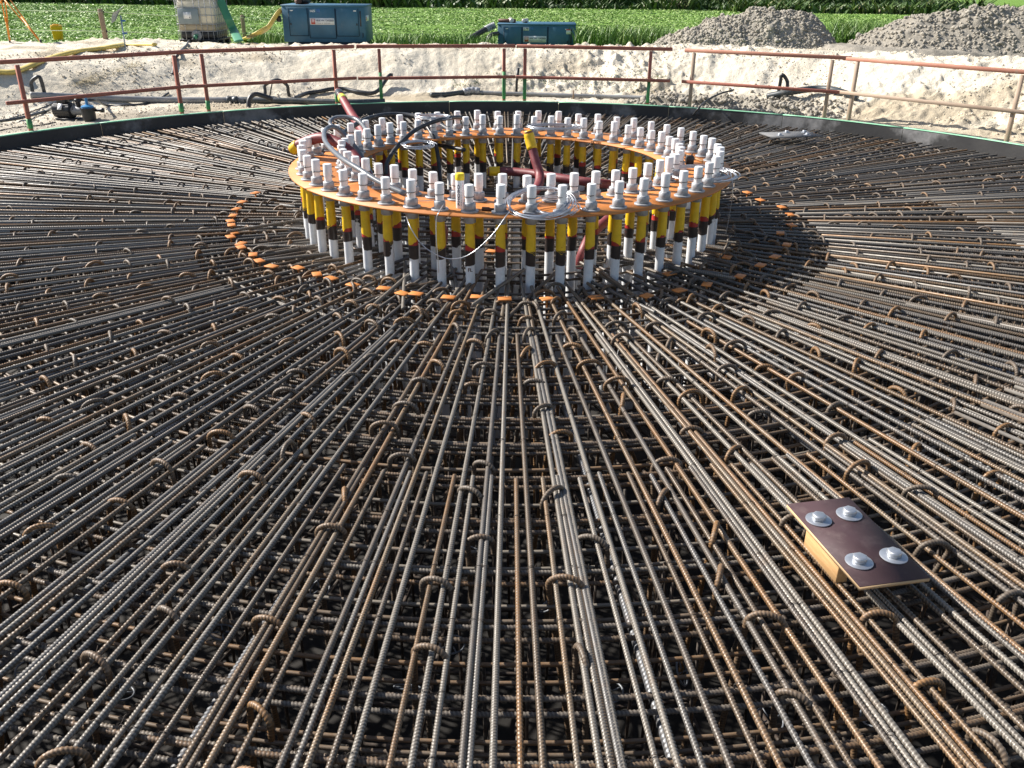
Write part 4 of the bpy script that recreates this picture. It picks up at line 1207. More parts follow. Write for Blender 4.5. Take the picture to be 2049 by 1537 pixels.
def pump_unit(loc, rz, L, D, H, label, number, num_plate, pipes):
    t = empty("pump_unit", loc, label, "pump unit", "blue pump units behind the sand bank", rotz=rz)
    b = MB(); b.bbox((L / 2, D / 2, H / 2 + 0.05), (L, D, H - 0.10), 0.012); link("housing", b.mesh("housing", M['blue']), t)
    b = MB(); b.bbox((L / 2, D / 2, 0.045), (L - 0.14, D - 0.12, 0.11), 0.01); link("skid", b.mesh("skid", M['blueseam']), t)
    b = MB(); b.bbox((L / 2, D / 2, H + 0.011), (L + 0.03, D + 0.03, 0.035), 0.008); link("roof", b.mesh("roof", M['blue']), t)
    z0, z1 = 0.26, H - 0.05
    for a, c in ((0.085, 0.30), (0.325, 0.635), (0.655, 0.915)):
        b = MB(); b.bbox((L * (a + c) / 2, -0.004, (z0 + z1) / 2 - (0.03 if a > 0.3 and a < 0.4 else 0)), (L * (c - a), 0.012, z1 - z0 + (0.05 if 0.3 < a < 0.4 else 0)), 0.003)
        d = link("door" if not 0.3 < a < 0.4 else "middle_panel", b.mesh("door", M['blue']), t)
        b = MB(); xa, xc = L * a - 0.012, L * c + 0.012; zb = z0 - (0.05 if 0.3 < a < 0.4 else 0) - 0.012
        b.box((xa, -0.001, (zb + z1) / 2), (0.016, 0.006, z1 - zb)); b.box((xc, -0.001, (zb + z1) / 2), (0.016, 0.006, z1 - zb)); b.box(((xa + xc) / 2, -0.001, zb), (xc - xa, 0.006, 0.016))
        link("door_seam", b.mesh("door_seam", M['blueseam']), d)
        if not 0.3 < a < 0.4:
            hx = L * a + 0.03 if a < 0.3 else L * c - 0.03
            b = MB(); b.bbox((hx, -0.016, H * 0.56), (0.03, 0.014, 0.05), 0.003); link("handle", b.mesh("handle", M['blackpl']), d)
            b = MB(); b.box((hx + (0.04 if a < 0.3 else -0.04), -0.0115, z1 - 0.05), (0.07, 0.003, 0.025)); link("sticker", b.mesh("sticker", M['sign']), d)
    b = MB(); b.bbox((L * 0.945, -0.003, H * 0.70), (0.035, 0.012, H * 0.38), 0.003); link("vent_slot", b.mesh("vent_slot", M['blackpl']), t)
    b = MB(); b.bbox((L * 0.44, -0.006, H - 0.105), (0.09, 0.016, 0.09), 0.003); link("hatch", b.mesh("hatch", M['bluestrap']), t)
    b = MB(); b.box((L * 0.985 - 0.04, -0.0015, H * 0.30), (0.022, 0.005, 0.085)); b.box((L * 0.96, -0.0015, 0.22), (0.02, 0.005, 0.02)); link("lock_slot", b.mesh("lock_slot", M['blackpl']), t)
    sign_on(t, L * 0.332, H * 0.545, L * 0.295, H * 0.165, -0.0105)
    if num_plate:
        b = MB(); b.box((L * 0.365, -0.0115, H - 0.10), (0.15, 0.003, 0.085)); q = link("number_plate", b.mesh("number_plate", M['sign']), t)
        link("lettering", text_mesh(number, 0.085, M['signink'], 'CENTER', bold=0.002), q, Matrix.Translation((L * 0.365, -0.0137, H - 0.13)) @ FACE)
        b = MB(); b.box((L * 0.91, -0.0115, H - 0.16), (0.13, 0.003, 0.13)); q = link("sticker", b.mesh("sticker", M['sign']), t)
        b = MB(); b.box((L * 0.91, -0.0137, H - 0.112), (0.13, 0.0015, 0.032)); link("sticker_band", b.mesh("sticker_band", M['signred']), q)
    else:
        link("lettering", text_mesh(number, 0.075, M['sign'], 'LEFT', bold=0.001, xs=1.25), t, Matrix.Translation((L * 0.335, -0.0112, H - 0.135)) @ FACE)
        b = MB(); b.box((L + 0.0015, 0.40, H * 0.70), (0.004, 0.5, 0.13)); b2 = link("sticker", b.mesh("sticker", M['sign']), t)
        b = MB(); b.box((L + 0.0045, 0.24, H * 0.70), (0.002, 0.09, 0.09)); link("logo", b.mesh("logo", M['signred']), b2)
    for kind, x, y, r, Ln, ang in pipes:
        b = MB(); Mx = Matrix.Rotation(R(ang), 3, 'Z') @ Matrix.Rotation(R(90), 3, 'X')
        b.lathe([(r * 0.8, -Ln / 2), (r, -Ln / 2 + 0.01), (r, Ln / 2 - 0.01), (r * 0.8, Ln / 2)], 14, c=(x, y, H + 0.03 + r), M=Mx)
        e = link("exhaust_pipe", b.mesh("exhaust_pipe", M[kind], smooth=True), t)
        b = MB(); b.bbox((x, y, H + 0.035), (r * 1.6, r * 1.6, 0.05), 0.004); link("bracket", b.mesh("bracket", M['rustpipe']), e)
    return t
g1 = hit(568, 92)
p0 = at(570, 90, 15.5); p1 = at(733, 88, 15.5)
L1 = float(p1[0] - p0[0])
pump_unit((p0[0], 15.5, float(p0[2]) - 0.03), R(0.5), L1, 1.25, 0.935, "larger blue pump unit on the sand with a white sign, left of the other", "165", False,
          [('rustpipe', L1 * 0.16, 0.45, 0.07, 0.35, 20), ('blackpl', L1 * 0.22, 0.6, 0.09, 0.3, -30)])
p0 = at(996, 47, 18.0); p1 = at(1152, 47, 18.0)
L2 = float(p1[0] - p0[0]); H2 = 0.98
pump_unit((p0[0], 18.0, float(p0[2]) - H2 - 0.03), R(-2.0), L2, 1.25, H2, "smaller looking blue pump unit half hidden behind the sand crest", "179", True,
          [('palepipe', L2 * 0.16, 0.55, 0.062, 0.42, 10), ('rustpipe', L2 * 0.11, 0.5, 0.05, 0.5, 75), ('palepipe', L2 * 0.345, 0.55, 0.055, 0.35, -15)])
ug = p0
hose("suction_hose", spline([at(988, 52, 18.2), at(970, 60, 18.0), at(945, 75, 17.8), at(915, 96, 17.6)]), 0.075, M['rubber'], "thick black hose slanting down from the half hidden pump unit", "hose", n=12)
b = MB(); Pq = resample(spline([at(990, 50, 18.2), at(984, 53, 18.17), at(972, 59, 18.02)]), 0.02); b.tube(Pq, 0.085 + 0.012 * (np.arange(len(Pq)) % 3 == 0), 14)
tag(link("hose_coupling", b.mesh("hose_coupling", M['galv'], smooth=True)), "silver coupling joining the thick black hose to the pump unit", "coupling")
hose("black_hose", spline([at(998, 67, 17.9), at(985, 69, 17.8), at(977, 77, 17.7), at(976, 96, 17.6)]), 0.055, M['rubber'], "short black hose bending down from the half hidden pump unit's side", "hose", n=12)

# ------------------------------------------------------------------ caged tank
def caged_tank():
    p = at(360, 89, 15.5)
    W, D, H = 0.96, 1.12, 0.98
    t = empty("caged_tank", (p[0], p[1], p[2] - 0.02), "milky plastic tank in a grey wire cage on a black pallet", "tank", rotz=R(-1.0))
    # pallet
    b = MB(); b.bbox((W / 2, D / 2, 0.125), (W, D, 0.04), 0.006)
    pal = link("pallet", b.mesh("pallet", M['blackpl']), t)
    fb = MB(); fb.bbox((0, 0, 0.055), (0.14, 0.14, 0.105), 0.006); fm = fb.mesh("pallet_foot", M['blackpl'])
    for x in (0.08, W / 2, W - 0.08):
        for y in (0.08, D / 2, D - 0.08): link("pallet_foot", fm, pal, Matrix.Translation((x, y, 0)))
    b = MB()
    for y in (0.08, D / 2, D - 0.08): b.bbox((W / 2, y, 0.012), (W, 0.12, 0.024), 0.004)
    link("pallet_runner", b.mesh("pallet_runner", M['blackpl']), pal)
    # bottle: black box painting the shade under it, contents, milky body, paler top
    b = MB(); b.bbox((W / 2, D / 2, 0.245), (W - 0.10, D - 0.10, 0.19), 0.02); link("shade_box", b.mesh("shade_box", M['blackpl']), t)
    b = MB(); b.bbox((W / 2, D / 2, 0.41), (W - 0.05, D - 0.05, 0.145), 0.01); link("contents", b.mesh("contents", M['tankliq']), t)
    b = MB(); b.bbox((W / 2, D / 2, 0.76), (W - 0.05, D - 0.05, 0.55), 0.02); link("bottle", b.mesh("bottle", M['tank']), t)
    b = MB(); b.bbox((W / 2, D / 2, 1.085), (W - 0.07, D - 0.07, 0.10), 0.03); tp = link("bottle_top", b.mesh("bottle_top", M['tanktop']), t)
    b = MB(); b.lathe([(0.09, 1.13), (0.09, 1.165), (0.08, 1.17)], 16, c=(W / 2, D / 2, 0)); link("lid", b.mesh("lid", M['blackpl'], smooth=False), tp)
    # cage
    def rod(a, c, r=0.008): b = MB(); b.tube([a, c], r, 6); return link("cage_bar", b.mesh("cage_bar", M['galv'], smooth=True), t)
    for z in (0.335, 0.50, 0.70, 0.88, 1.06):
        b = MB(); e = 0.0
        pts = [(e, e, z), (W - e, e, z), (W - e, D - e, z), (e, D - e, z), (e, e, z)]
        b.tube(resample(np.array(pts, float), 0.06), 0.0095, 6); link("cage_hoop", b.mesh("cage_hoop", M['galv']), t)
    for x in np.linspace(0.06, W - 0.06, 7):
        if 0.30 < x < 0.40: continue
        rod((x, -0.012, 0.14), (x, -0.012, 1.12)); rod((x, D + 0.012, 0.14), (x, D + 0.012, 1.12))
    for y in np.linspace(0.06, D - 0.06, 8):
        rod((W + 0.012, y, 0.14), (W + 0.012, y, 1.12)); rod((-0.012, y, 0.14), (-0.012, y, 1.12))
    b = MB(); b.bbox((0.325, -0.026, 0.685), (0.51, 0.01, 0.36), 0.003); lb = link("label_plate", b.mesh("label_plate", M['labelgrey']), t)
    b = MB(); b.box((0.30, -0.0325, 0.70), (0.19, 0.003, 0.15)); st = link("sticker", b.mesh("sticker", M['sign']), lb)
    b = MB(); b.box((0.355, -0.0345, 0.655), (0.025, 0.0015, 0.022))
    link("sticker_mark", b.mesh("sticker_mark", M['signink']), st)
    # outlet
    Mx = Matrix.Rotation(R(90), 3, 'X')
    b = MB(); b.lathe([(0.13, 0), (0.13, 0.03), (0.10, 0.045)], 18, c=(0.46, 0.03, 0.235), M=Mx); ov = link("outlet_dish", b.mesh("outlet_dish", M['greypipe'], smooth=False), t)
    b = MB(); b.lathe([(0.04, 0), (0.04, 0.12), (0.05, 0.125), (0.05, 0.16)], 14, c=(0.46, 0.03, 0.20), M=Mx); b.bbox((0.46, -0.05, 0.25), (0.10, 0.03, 0.03), 0.005); link("valve", b.mesh("valve", M['greenhose']), ov)
    return t, p
TANK, tp_ = caged_tank()
q0 = tp_ + np.array([0.44, -0.16, 0.14])
hose("outlet_hose", spline([q0, q0 + np.array([-0.10, -0.10, -0.04]), hit(375, 95, 0.03), hit(361, 108, 0.03), hit(352, 120, 0.03), hit(349, 135, 0.02), hit(346, 150, 0.0)]), 0.03, M['rubber'], "black hose running from the tank outlet down the sand", "hose")
gpts = [at(432, -34, 16.1), at(441, 0, 15.9), at(456, 36, 15.75), at(468, 62, 15.6), hit(478, 84, 0.02)]
hose("green_hose", spline(gpts), 0.105, M['greenhose'], "flat green hose hanging down beside the caged tank", "hose", n=14, flat=0.25)

# ------------------------------------------------------------------ soil heaps
def ico(seed, flat=0.8):
    rs = np.random.default_rng(seed)
    bm_v = []
    t = (1 + 5 ** 0.5) / 2
    V = np.array([[-1, t, 0], [1, t, 0], [-1, -t, 0], [1, -t, 0], [0, -1, t], [0, 1, t], [0, -1, -t], [0, 1, -t], [t, 0, -1], [t, 0, 1], [-t, 0, -1], [-t, 0, 1]], float)
    V /= np.linalg.norm(V[0])
    Fc = [[0, 11, 5], [0, 5, 1], [0, 1, 7], [0, 7, 10], [0, 10, 11], [1, 5, 9], [5, 11, 4], [11, 10, 2], [10, 7, 6], [7, 1, 8], [3, 9, 4], [3, 4, 2], [3, 2, 6], [3, 6, 8], [3, 8, 9], [4, 9, 5], [2, 4, 11], [6, 2, 10], [8, 6, 7], [9, 8, 1]]
    V = list(V); mid = {}
    F2 = []
    def m(a, b):
        k = (min(a, b), max(a, b))
        if k not in mid:
            p = V[a] + V[b]; V.append(p / np.linalg.norm(p)); mid[k] = len(V) - 1
        return mid[k]
    for a, b, c in Fc:
        x, y, z = m(a, b), m(b, c), m(c, a); F2 += [[a, x, z], [b, y, x], [c, z, y], [x, y, z]]
    V = np.array(V)
    r = 1 + 0.32 * rs.uniform(-1, 1, len(V))
    for _ in range(9):                                           # flat broken faces
        d = rs.normal(size=3); d /= np.linalg.norm(d); h = rs.uniform(0.40, 0.8)
        s = V * r[:, None] @ d
        r = np.where(s > h, r * h / np.maximum(s, 1e-6), r)
    V = V * r[:, None] * np.array([1, rs.uniform(0.75, 1.1), flat])
    return V, np.array(F2)
ICO = [ico(s, 0.75 + 0.05 * s % 0.3) for s in range(7)]
CLODM = []
for V, F in ICO:
    b = MB(); b.add(V, tris=F); CLODM.append(b.mesh("clod", M['clay'], smooth=False))
def soil_heap(cx, cy, fn, x0, x1, y0, y1, label, nbig, seed, front):
    rs = np.random.default_rng(seed)
    base = ground_xy(cx, cy)
    t = empty("soil_heap", (cx, cy, base), label, "soil heap", "grey soil heaps behind the sand bank")
    X, Y = np.meshgrid(np.arange(x0, x1, 0.05), np.arange(y0, y1, 0.05), indexing='ij')
    def hh(x, y):
        h = fn(x, y)
        n = 0.16 * fbm(x * 1.6, y * 1.6, 3, seed) + 0.12 * np.maximum(0, vnoise(x * 4.3, y * 4.3, seed + 5)) + 0.09 * np.maximum(0, vnoise(x * 9, y * 9, seed + 6)) + 0.05 * vnoise(x * 18, y * 18, seed + 7)
        return h + n * ss(0.0, 0.25, h) - 0.06
    Z = hh(X, Y)
    gz = ground_h(np.degrees(np.arctan2(Y, X)), np.hypot(X, Y))[0]
    v = np.stack([X - cx, Y - cy, Z + gz * (1 - ss(0.1, 0.5, Z)) + base * ss(0.1, 0.5, Z) - base], -1).reshape(-1, 3)
    n, m = X.shape
    i, j = np.meshgrid(np.arange(n - 1), np.arange(m - 1), indexing='ij')
    q = np.stack([i * m + j, (i + 1) * m + j, (i + 1) * m + j + 1, i * m + j + 1], -1).reshape(-1, 4)
    keep = (Z.reshape(-1)[q] > -0.05).any(1)
    b = MB(); b.add(v, quads=q[keep]); link("mound", b.mesh("mound", M['clay'], smooth=True), t)
    small = MB(); k = 0; tries = 0
    while k < nbig + 5200 and tries < 60000:
        tries += 1
        x, y = rs.uniform(x0, x1), rs.uniform(y0, y1)
        z = float(hh(np.array(x), np.array(y)))
        if z < 0.02 or y > front: 
            if not (rs.uniform() < 0.04 and z > -0.06): continue
        big = k < nbig
        s = rs.uniform(0.045, 0.085) * (1 + 0.5 * (rs.uniform() > 0.92)) if big else rs.uniform(0.018, 0.06)
        Mt = Matrix.Translation((x - cx, y - cy, z + s * 0.05)) @ Matrix.Rotation(rs.uniform(0, 6.28), 4, 'Z') @ Matrix.Rotation(rs.uniform(-.7, .7), 4, 'X') @ Matrix.Diagonal((s, s, s, 1))
        w = rs.integers(len(ICO))
        if big: link("clod", CLODM[w], t, Mt)
        else:
            A = np.array(Mt); V, F = ICO[w]
            small.add(V[:12] @ A[:3, :3].T + A[:3, 3], tris=np.array([[0, 11, 5], [0, 5, 1], [0, 1, 7], [0, 7, 10], [0, 10, 11], [1, 5, 9], [5, 11, 4], [11, 10, 2], [10, 7, 6], [7, 1, 8], [3, 9, 4], [3, 4, 2], [3, 2, 6], [3, 6, 8], [3, 8, 9], [4, 9, 5], [2, 4, 11], [6, 2, 10], [8, 6, 7], [9, 8, 1]]))
        k += 1
    link("small_clods", small.mesh("small_clods", M['clay']), t, kind='stuff')
def heap1(x, y):
    # silhouette height along x, falling off with depth
    prof = np.interp(x, [3.0, 3.6, 4.2, 4.9, 5.5, 6.0, 6.5, 7.1, 7.45, 7.9, 8.3], [0.05, 0.34, 0.66, 0.92, 1.06, 1.14, 1.10, 1.06, 0.92, 0.42, 0.05])
    d = np.abs(y - 15.1) / 1.55
    return prof * np.clip(1 - d ** 1.5, 0, 1) - 0.12 * np.clip(d - 1, 0, 1)
soil_heap(5.7, 15.1, heap1, 2.7, 8.6, 13.2, 16.9, "grey clod-strewn soil heap left of the gap of reeds", 210, 5, 15.9)
def heap2(x, y):
    prof = np.interp(x, [6.7, 7.2, 7.9, 8.6, 9.2, 10.0, 11.5, 13, 14.5], [0.03, 0.28, 0.62, 1.00, 1.20, 1.28, 1.30, 1.22, 0.6])
    d = np.abs(y - (12.9 - 0.12 * (x - 9))) / 1.7
    return prof * np.clip(1 - d ** 1.4, 0, 1) - 0.12 * np.clip(d - 1, 0, 1)
soil_heap(10.3, 12.9, heap2, 6.5, 14.8, 10.6, 14.9, "broad grey soil heap at the right above the sand slope", 230, 9, 13.8)

# clods along the formwork and on the sand
mb = MB(); rs = np.random.default_rng(77)
TRI = np.array([[0, 11, 5], [0, 5, 1], [0, 1, 7], [0, 7, 10], [0, 10, 11], [1, 5, 9], [5, 11, 4], [11, 10, 2], [10, 7, 6], [7, 1, 8], [3, 9, 4], [3, 4, 2], [3, 2, 6], [3, 6, 8], [3, 8, 9], [4, 9, 5], [2, 4, 11], [6, 2, 10], [8, 6, 7], [9, 8, 1]])
for k in range(900):
    th, rho = rs.uniform(51, 76), 8.2 + abs(rs.normal(0, 0.35))
    x, y = rho * math.cos(R(th)), rho * math.sin(R(th)); s = rs.uniform(0.015, 0.06) * (1.5 if rs.uniform() > 0.93 else 1)
    V, F = ICO[rs.integers(len(ICO))]
    A = np.array(Matrix.Rotation(rs.uniform(0, 6), 3, 'Z') @ Matrix.Rotation(rs.uniform(-1, 1), 3, 'X')) * s
    mb.add(V[:12] @ A.T + np.array([x, y, ground_xy(x, y) + s * 0.2]), tris=TRI)
tag(link("clay_rubble", mb.mesh("clay_rubble", M['clay']), kind='stuff'), "grey clay rubble piled against the outside of the formwork", "rubble")
mb = MB()
for k in range(9000):
    th, rho = rs.uniform(28, 152), rs.uniform(8.5, 13.5)
    x, y = rho * math.cos(R(th)), rho * math.sin(R(th)); s = rs.uniform(0.008, 0.028) * (1.8 if rs.uniform() > 0.96 else 1)
    if fbm(np.array(x * 0.8), np.array(y * 0.8), 2, 5) < -0.05: continue
    V, F = ICO[rs.integers(len(ICO))]
    A = np.array(Matrix.Rotation(rs.uniform(0, 6), 3, 'Z') @ Matrix.Rotation(rs.uniform(-1, 1), 3, 'X')) * s
    mb.add(V[:12] @ A.T + np.array([x, y, ground_xy(x, y) + s * 0.2]), tris=TRI)
SANDC = simple("sand_lumps", (0.60, 0.53, 0.42), 0.92, 0, 0.25, 3, 0.3, 0.15)
tag(link("sand_lumps", mb.mesh("sand_lumps", SANDC), kind='stuff'), "small lumps of pale sand strewn over the bank", "sand lumps")

# ------------------------------------------------------------------ things on the bank, left
p = hit(118, 81)
t = empty("yellow_container", p, "tall yellow plastic container standing on the sand at the left", "container", rotz=R(12))
b = MB(); v = []
for z, s in ((0, 0.80), (0.02, 0.82), (0.33, 1.0), (0.34, 1.04), (0.38, 1.05), (0.41, 0.98)):
    for k in range(16):
        a = k * 2 * math.pi / 16
        e = (abs(math.cos(a)) ** 4 + abs(math.sin(a)) ** 4) ** -0.25
        v.append([0.145 * s * e * math.cos(a), 0.125 * s * e * math.sin(a), z])
q = [[i * 16 + j, i * 16 + (j + 1) % 16, (i + 1) * 16 + (j + 1) % 16, (i + 1) * 16 + j] for i in range(5) for j in range(16)]
b.add(v, quads=q, polys=[list(range(16))[::-1], [80 + k for k in range(16)]]); link("container_body", sharp(b.mesh("container_body", M['bucket']), 50), t)
b = MB(); b.bbox((-0.01, 0, 0.425), (0.16, 0.10, 0.03), 0.008); link("lid_ridge", b.mesh("lid_ridge", M['bucket']), t)
b = MB(); b.bbox((-0.135, -0.06, 0.29), (0.05, 0.03, 0.035), 0.006); link("clasp", b.mesh("clasp", M['bucket']), t)

# survey tripod
f1, f2 = hit(20, 85), hit(82, 85); f3 = f1 + np.array([-1.3, 1.2, 0.05])
apex = at(4, -14, (f1[1] + f2[1]) / 2 + 0.35)
t = empty("survey_tripod", ((f1 + f2 + f3) / 3), "orange wooden tripod standing at the left edge", "tripod")
o3 = (f1 + f2 + f3) / 3
for f in (f1, f2, f3):
    b = MB(); d = f - apex; sd = np.cross(d, [0, 0, 1.0]); sd = sd / np.linalg.norm(sd)
    mid = apex + d * 0.58
    for s in (-1, 1): b.tube([apex + sd * 0.07 * s - o3, mid + sd * 0.03 * s - o3], 0.016, 6)
    b.tube([apex + d * 0.50 - o3, f - d * 0.03 - o3], np.array([0.030, 0.020]), 8)
    lg = link("leg", b.mesh("leg", M['orange']), t)
    b = MB(); b.lathe([(0.004, -0.05), (0.022, 0.0), (0.022, 0.06)], 8, c=f - o3); link("foot", b.mesh("foot", M['blackpl']), lg)
b = MB(); b.lathe([(0.09, -0.02), (0.09, 0.02), (0.06, 0.03), (0.055, 0.12), (0.07, 0.13), (0.07, 0.20), (0.05, 0.22)], 16, c=apex - o3); link("head", sharp(b.mesh("head", M['greypipe']), 40), t)

def fence_post(px, py, h, w, label, lean):
    p = hit(px, py)
    t = empty("fence_post", p, label, "fence post", "wooden fence posts at the field edge")
    b = MB(); b.bbox((0, 0, h / 2 - 0.1), (w, w, h + 0.2), 0.008, Matrix.Rotation(lean, 3, 'Y')); link("post", b.mesh("post", M['post']), t)
    b = MB(); b.bbox((w / 2 + 0.015, -0.0, h * 0.90), (0.03, 0.03, 0.05), 0.004); b.bbox((w / 2 + 0.015, 0, h * 0.24), (0.03, 0.03, 0.05), 0.004); link("insulator", b.mesh("insulator", M['blackpl']), t)
    return p
pa = fence_post(211, 77, 0.66, 0.095, "wooden fence post between the yellow container and the shovel", -0.03)
pb = fence_post(490, 78, 0.66, 0.095, "wooden fence post beside the hanging green hose", -0.01)
WM = simple("fence_cord", (0.55, 0.62, 0.42), 0.5, 0, 0.1, 8)
pc = pb + np.array([2.6, 1.9, -0.05]); pd = pa + np.array([-3.5, -0.6, 0.1])
for h, nm in ((0.59, "upper"), (0.16, "lower")):
    b = MB(); b.tube(resample(spline([pd + [0, 0, h], (pd + pa) / 2 + [0, 0, h - 0.02], pa + [0.06, 0, h], (pa + pb) / 2 + [0, 0, h - 0.03], pb + [0.06, 0, h], (pb + pc) / 2 + [0, 0, h - 0.06], pc + [0, 0, h - 0.04]]), 0.2), 0.0075, 5)
    tag(link("fence_wire", b.mesh("fence_wire", WM)), nm + " pale wire strung between the wooden fence posts", "fence wire")

p = hit(251, 96)
t = empty("shovel", p, "grey shovel stuck blade up in the sand on a blue grey shaft", "shovel")
top = at(241, 31, p[1] + 0.02) - p
b = MB(); b.tube([[0, 0, -0.1], top], np.array([0.014, 0.016]), 8); link("shaft", b.mesh("shaft", M['bluepole'], smooth=True), t)
b = MB(); n = 7; v = []; q = []
for i in range(n):
    for j in range(5):
        u = i / (n - 1); w = (j - 2) / 2
        wid = 0.13 * (1 - 0.55 * u ** 2.5)
        c0 = top + np.array([-0.02 - 0.17 * u, 0.02 * u, 0.10 - 0.24 * u ** 1.7])
        nrm = np.array([0.55, 0, 0.5 - 0.1 * u])
        v.append(c0 + np.array([w * wid * 0.35, w * wid, w * wid * 0.35]) + nrm * 0.04 * w * w)
nv = len(v); v = v + [x + np.array([0.004, -0.003, 0.006]) for x in v]
for i in range(n - 1):
    for j in range(4):
        a = i * 5 + j; q += [[a, a + 1, a + 6, a + 5], [nv + a + 5, nv + a + 6, nv + a + 1, nv + a]]
for i in range(n - 1):
    for j in (0, 4): a = i * 5 + j; q.append([a, a + 5, nv + a + 5, nv + a])
b.add(v, quads=q); link("blade", b.mesh("blade", M['labelgrey'], smooth=True), t)
b = MB()
for f in (0.84, 0.45): b.bbox(top * f + np.array([0.035, 0, 0]), (0.09, 0.04, 0.035), 0.006)
link("strap", b.mesh("strap", M['bluestrap']), t)

YG = "yellow flat hoses along the bank"
def ground_hose(pts, rad, mat, name, label, cat="hose", group=None, flat=None, lift=None, n=10):
    L = lift if lift is not None else rad * (flat or 1) * 0.7
    P = np.array([hit(x, y, L) for x, y in pts])
    return hose(name, spline(P, 8), rad, mat, label, cat, group, n=n, flat=flat)
ground_hose([(-60, 147), (0, 149), (28, 149), (50, 141), (75, 130), (110, 118), (150, 108), (195, 102), (235, 96), (246, 92)], 0.075, M['laydflat'], "yellow_hose", "long yellow flat hose snaking up the sand at the left", group=YG, flat=0.55)
ground_hose([(252, 92), (275, 92), (310, 92)], 0.06, M['laydflat'], "yellow_hose", "short yellow hose piece right of the shovel", group=YG, flat=0.55)
P = spline([hit(488, 82, 0.04), at(510, 69, 15.3), at(535, 56, 15.35), at(548, 38, 15.45), at(557, 26, 15.55), at(570, 17, 15.7)])
hose("yellow_hose", P, 0.10, M['laydflat'], "yellow flat hose rising from the sand to the larger pump unit", "hose", YG, n=12, flat=0.35)
b = MB(); pp = at(562, 38, 15.6); b.lathe([(0.07, 0), (0.075, 0.05), (0.06, 0.10)], 14, c=pp, M=Matrix.Rotation(R(-90), 3, 'Y')); tag(link("inlet_pipe", b.mesh("inlet_pipe", M['blackpl'], smooth=True)), "black inlet stub on the larger pump unit's left side", "pipe stub")

# ------------------------------------------------------------------ pipes and hoses at the foot of the bank
def raised(pts, z): return [hit(x, y, z) for x, y in pts]
hose("grey_pipe", spline(raised([(62, 197), (130, 199), (220, 203), (330, 206), (420, 206), (492, 206)], 0.045), 8), 0.052, M['greypipe'], "long grey pipe lying at the foot of the left slope", "pipe", n=12)
hose("dark_pipe", spline(raised([(455, 204), (520, 207), (600, 208), (700, 211), (770, 212)], 0.05), 8), 0.05, M['darkpipe'], "dark pipe continuing the grey one behind the formwork", "pipe", n=12)
b = MB(); c0 = hit(466, 207, 0.05); b.lathe([(0.065, -0.09), (0.072, -0.08), (0.072, -0.03), (0.06, -0.02), (0.06, 0.02), (0.072, 0.03), (0.072, 0.08), (0.065, 0.09)], 14, c=c0, M=Matrix.Rotation(R(90), 3, 'Y'))
tag(link("pipe_coupling", b.mesh("pipe_coupling", M['darkpipe'], smooth=True)), "dark coupling between the grey and the dark pipe", "coupling")
q = hit(500, 214, 0.0)
hose("black_hose", spline([q + [0, -0.1, -0.05], q + [0.01, -0.02, 0.12], q + [0.09, 0.05, 0.20], q + [0.22, 0.1, 0.17], q + [0.36, 0.15, 0.10]]), 0.04, M['rubber'], "black hose elbow rising over the dark pipe", "hose", n=12)
hose("black_hose", spline(raised([(590, 203), (615, 193), (640, 189)], 0.05) + raised([(664, 184), (690, 184), (718, 190), (745, 192)], 0.05) + [hit(760, 188, 0.08), hit(770, 178, 0.12), hit(780, 168, 0.14), hit(786, 164, 0.12)]), 0.036, M['rubber'], "wavy black hose along the bank foot with its end lifted", "hose", n=10)
def arch(pxl, pxr, py, top, label, r=0.022, lean=None):
    a, c = hit(pxl, py, -0.03), hit(pxr, py + 1, -0.03)
    m = at((pxl + pxr) / 2, top, (a[1] + c[1]) / 2)
    l = a + (m - a) * 0.72; l[0] = a[0] * 0.9 + m[0] * 0.1 ; rr = c + (m - c) * 0.72; rr[0] = c[0] * 0.9 + m[0] * 0.1
    o = hose("hose_arch", spline([a, a * 0.5 + l * 0.5, l, m, rr, c * 0.5 + rr * 0.5, c]), r, M['rubber'], label, "hose", "black hose arches standing in the sand", n=10, step=0.03)
    return o
arch(65, 90, 188, 153, "black hose arch standing in the sand at the far left", 0.03)
arch(530, 579, 192, 160, "wide black hose arch in front of the grey pipe's end", 0.03)
arch(1556, 1574, 194, 149, "narrow black hose arch in the sand at the right", 0.03)
pl = hit(540, 194); b = MB(); b.tube([pl, at(545, 162, pl[1])], 0.012, 6); tag(link("thin_rod", b.mesh("thin_rod", M['blackpl'])), "thin dark rod leaning inside the wide hose arch", "rod")
hose("dark_hose", spline(raised([(862, 195), (890, 194), (930, 190)], 0.04), 8), 0.045, M['darkpipe'], "dark hose end lying behind the formwork, middle", "hose", n=12)
P = resample(spline(raised([(928, 190), (945, 188), (960, 189)], 0.05), 8), 0.02); b = MB(); b.tube(P, 0.058 + 0.01 * (np.arange(len(P)) % 4 < 2), 12)
tag(link("silver_sleeve", b.mesh("silver_sleeve", M['galv'], smooth=True)), "silver crinkled sleeve joining two hoses behind the formwork", "coupling")
hose("grey_pipe", spline(raised([(955, 189), (1000, 191), (1060, 193), (1130, 195), (1200, 197), (1290, 200)], 0.035), 8), 0.036, M['greypipe'], "thin grey pipe running right behind the middle formwork", "pipe", n=10)
hose("dark_hose", spline([hit(1535, 198, 0.04), hit(1580, 194, 0.07), hit(1630, 189, 0.09), hit(1670, 191, 0.08), hit(1715, 201, 0.03)], 8), 0.055, M['darkpipe'], "dark hose half buried in sand beside the right hose arch", "hose", n=12)
e = on(1387, 229, -0.50)
hose("thin_hose", spline([on(1386, 231, -0.62), on(1396, 219, -0.42), at(1412, 203, e[1] + 0.4), at(1440, 188, e[1] + 0.75), at(1468, 180, e[1] + 1.0)]), 0.016, M['rubber'], "thin black hose bent out over the formwork edge", "hose")
s = hit(1033, 188)
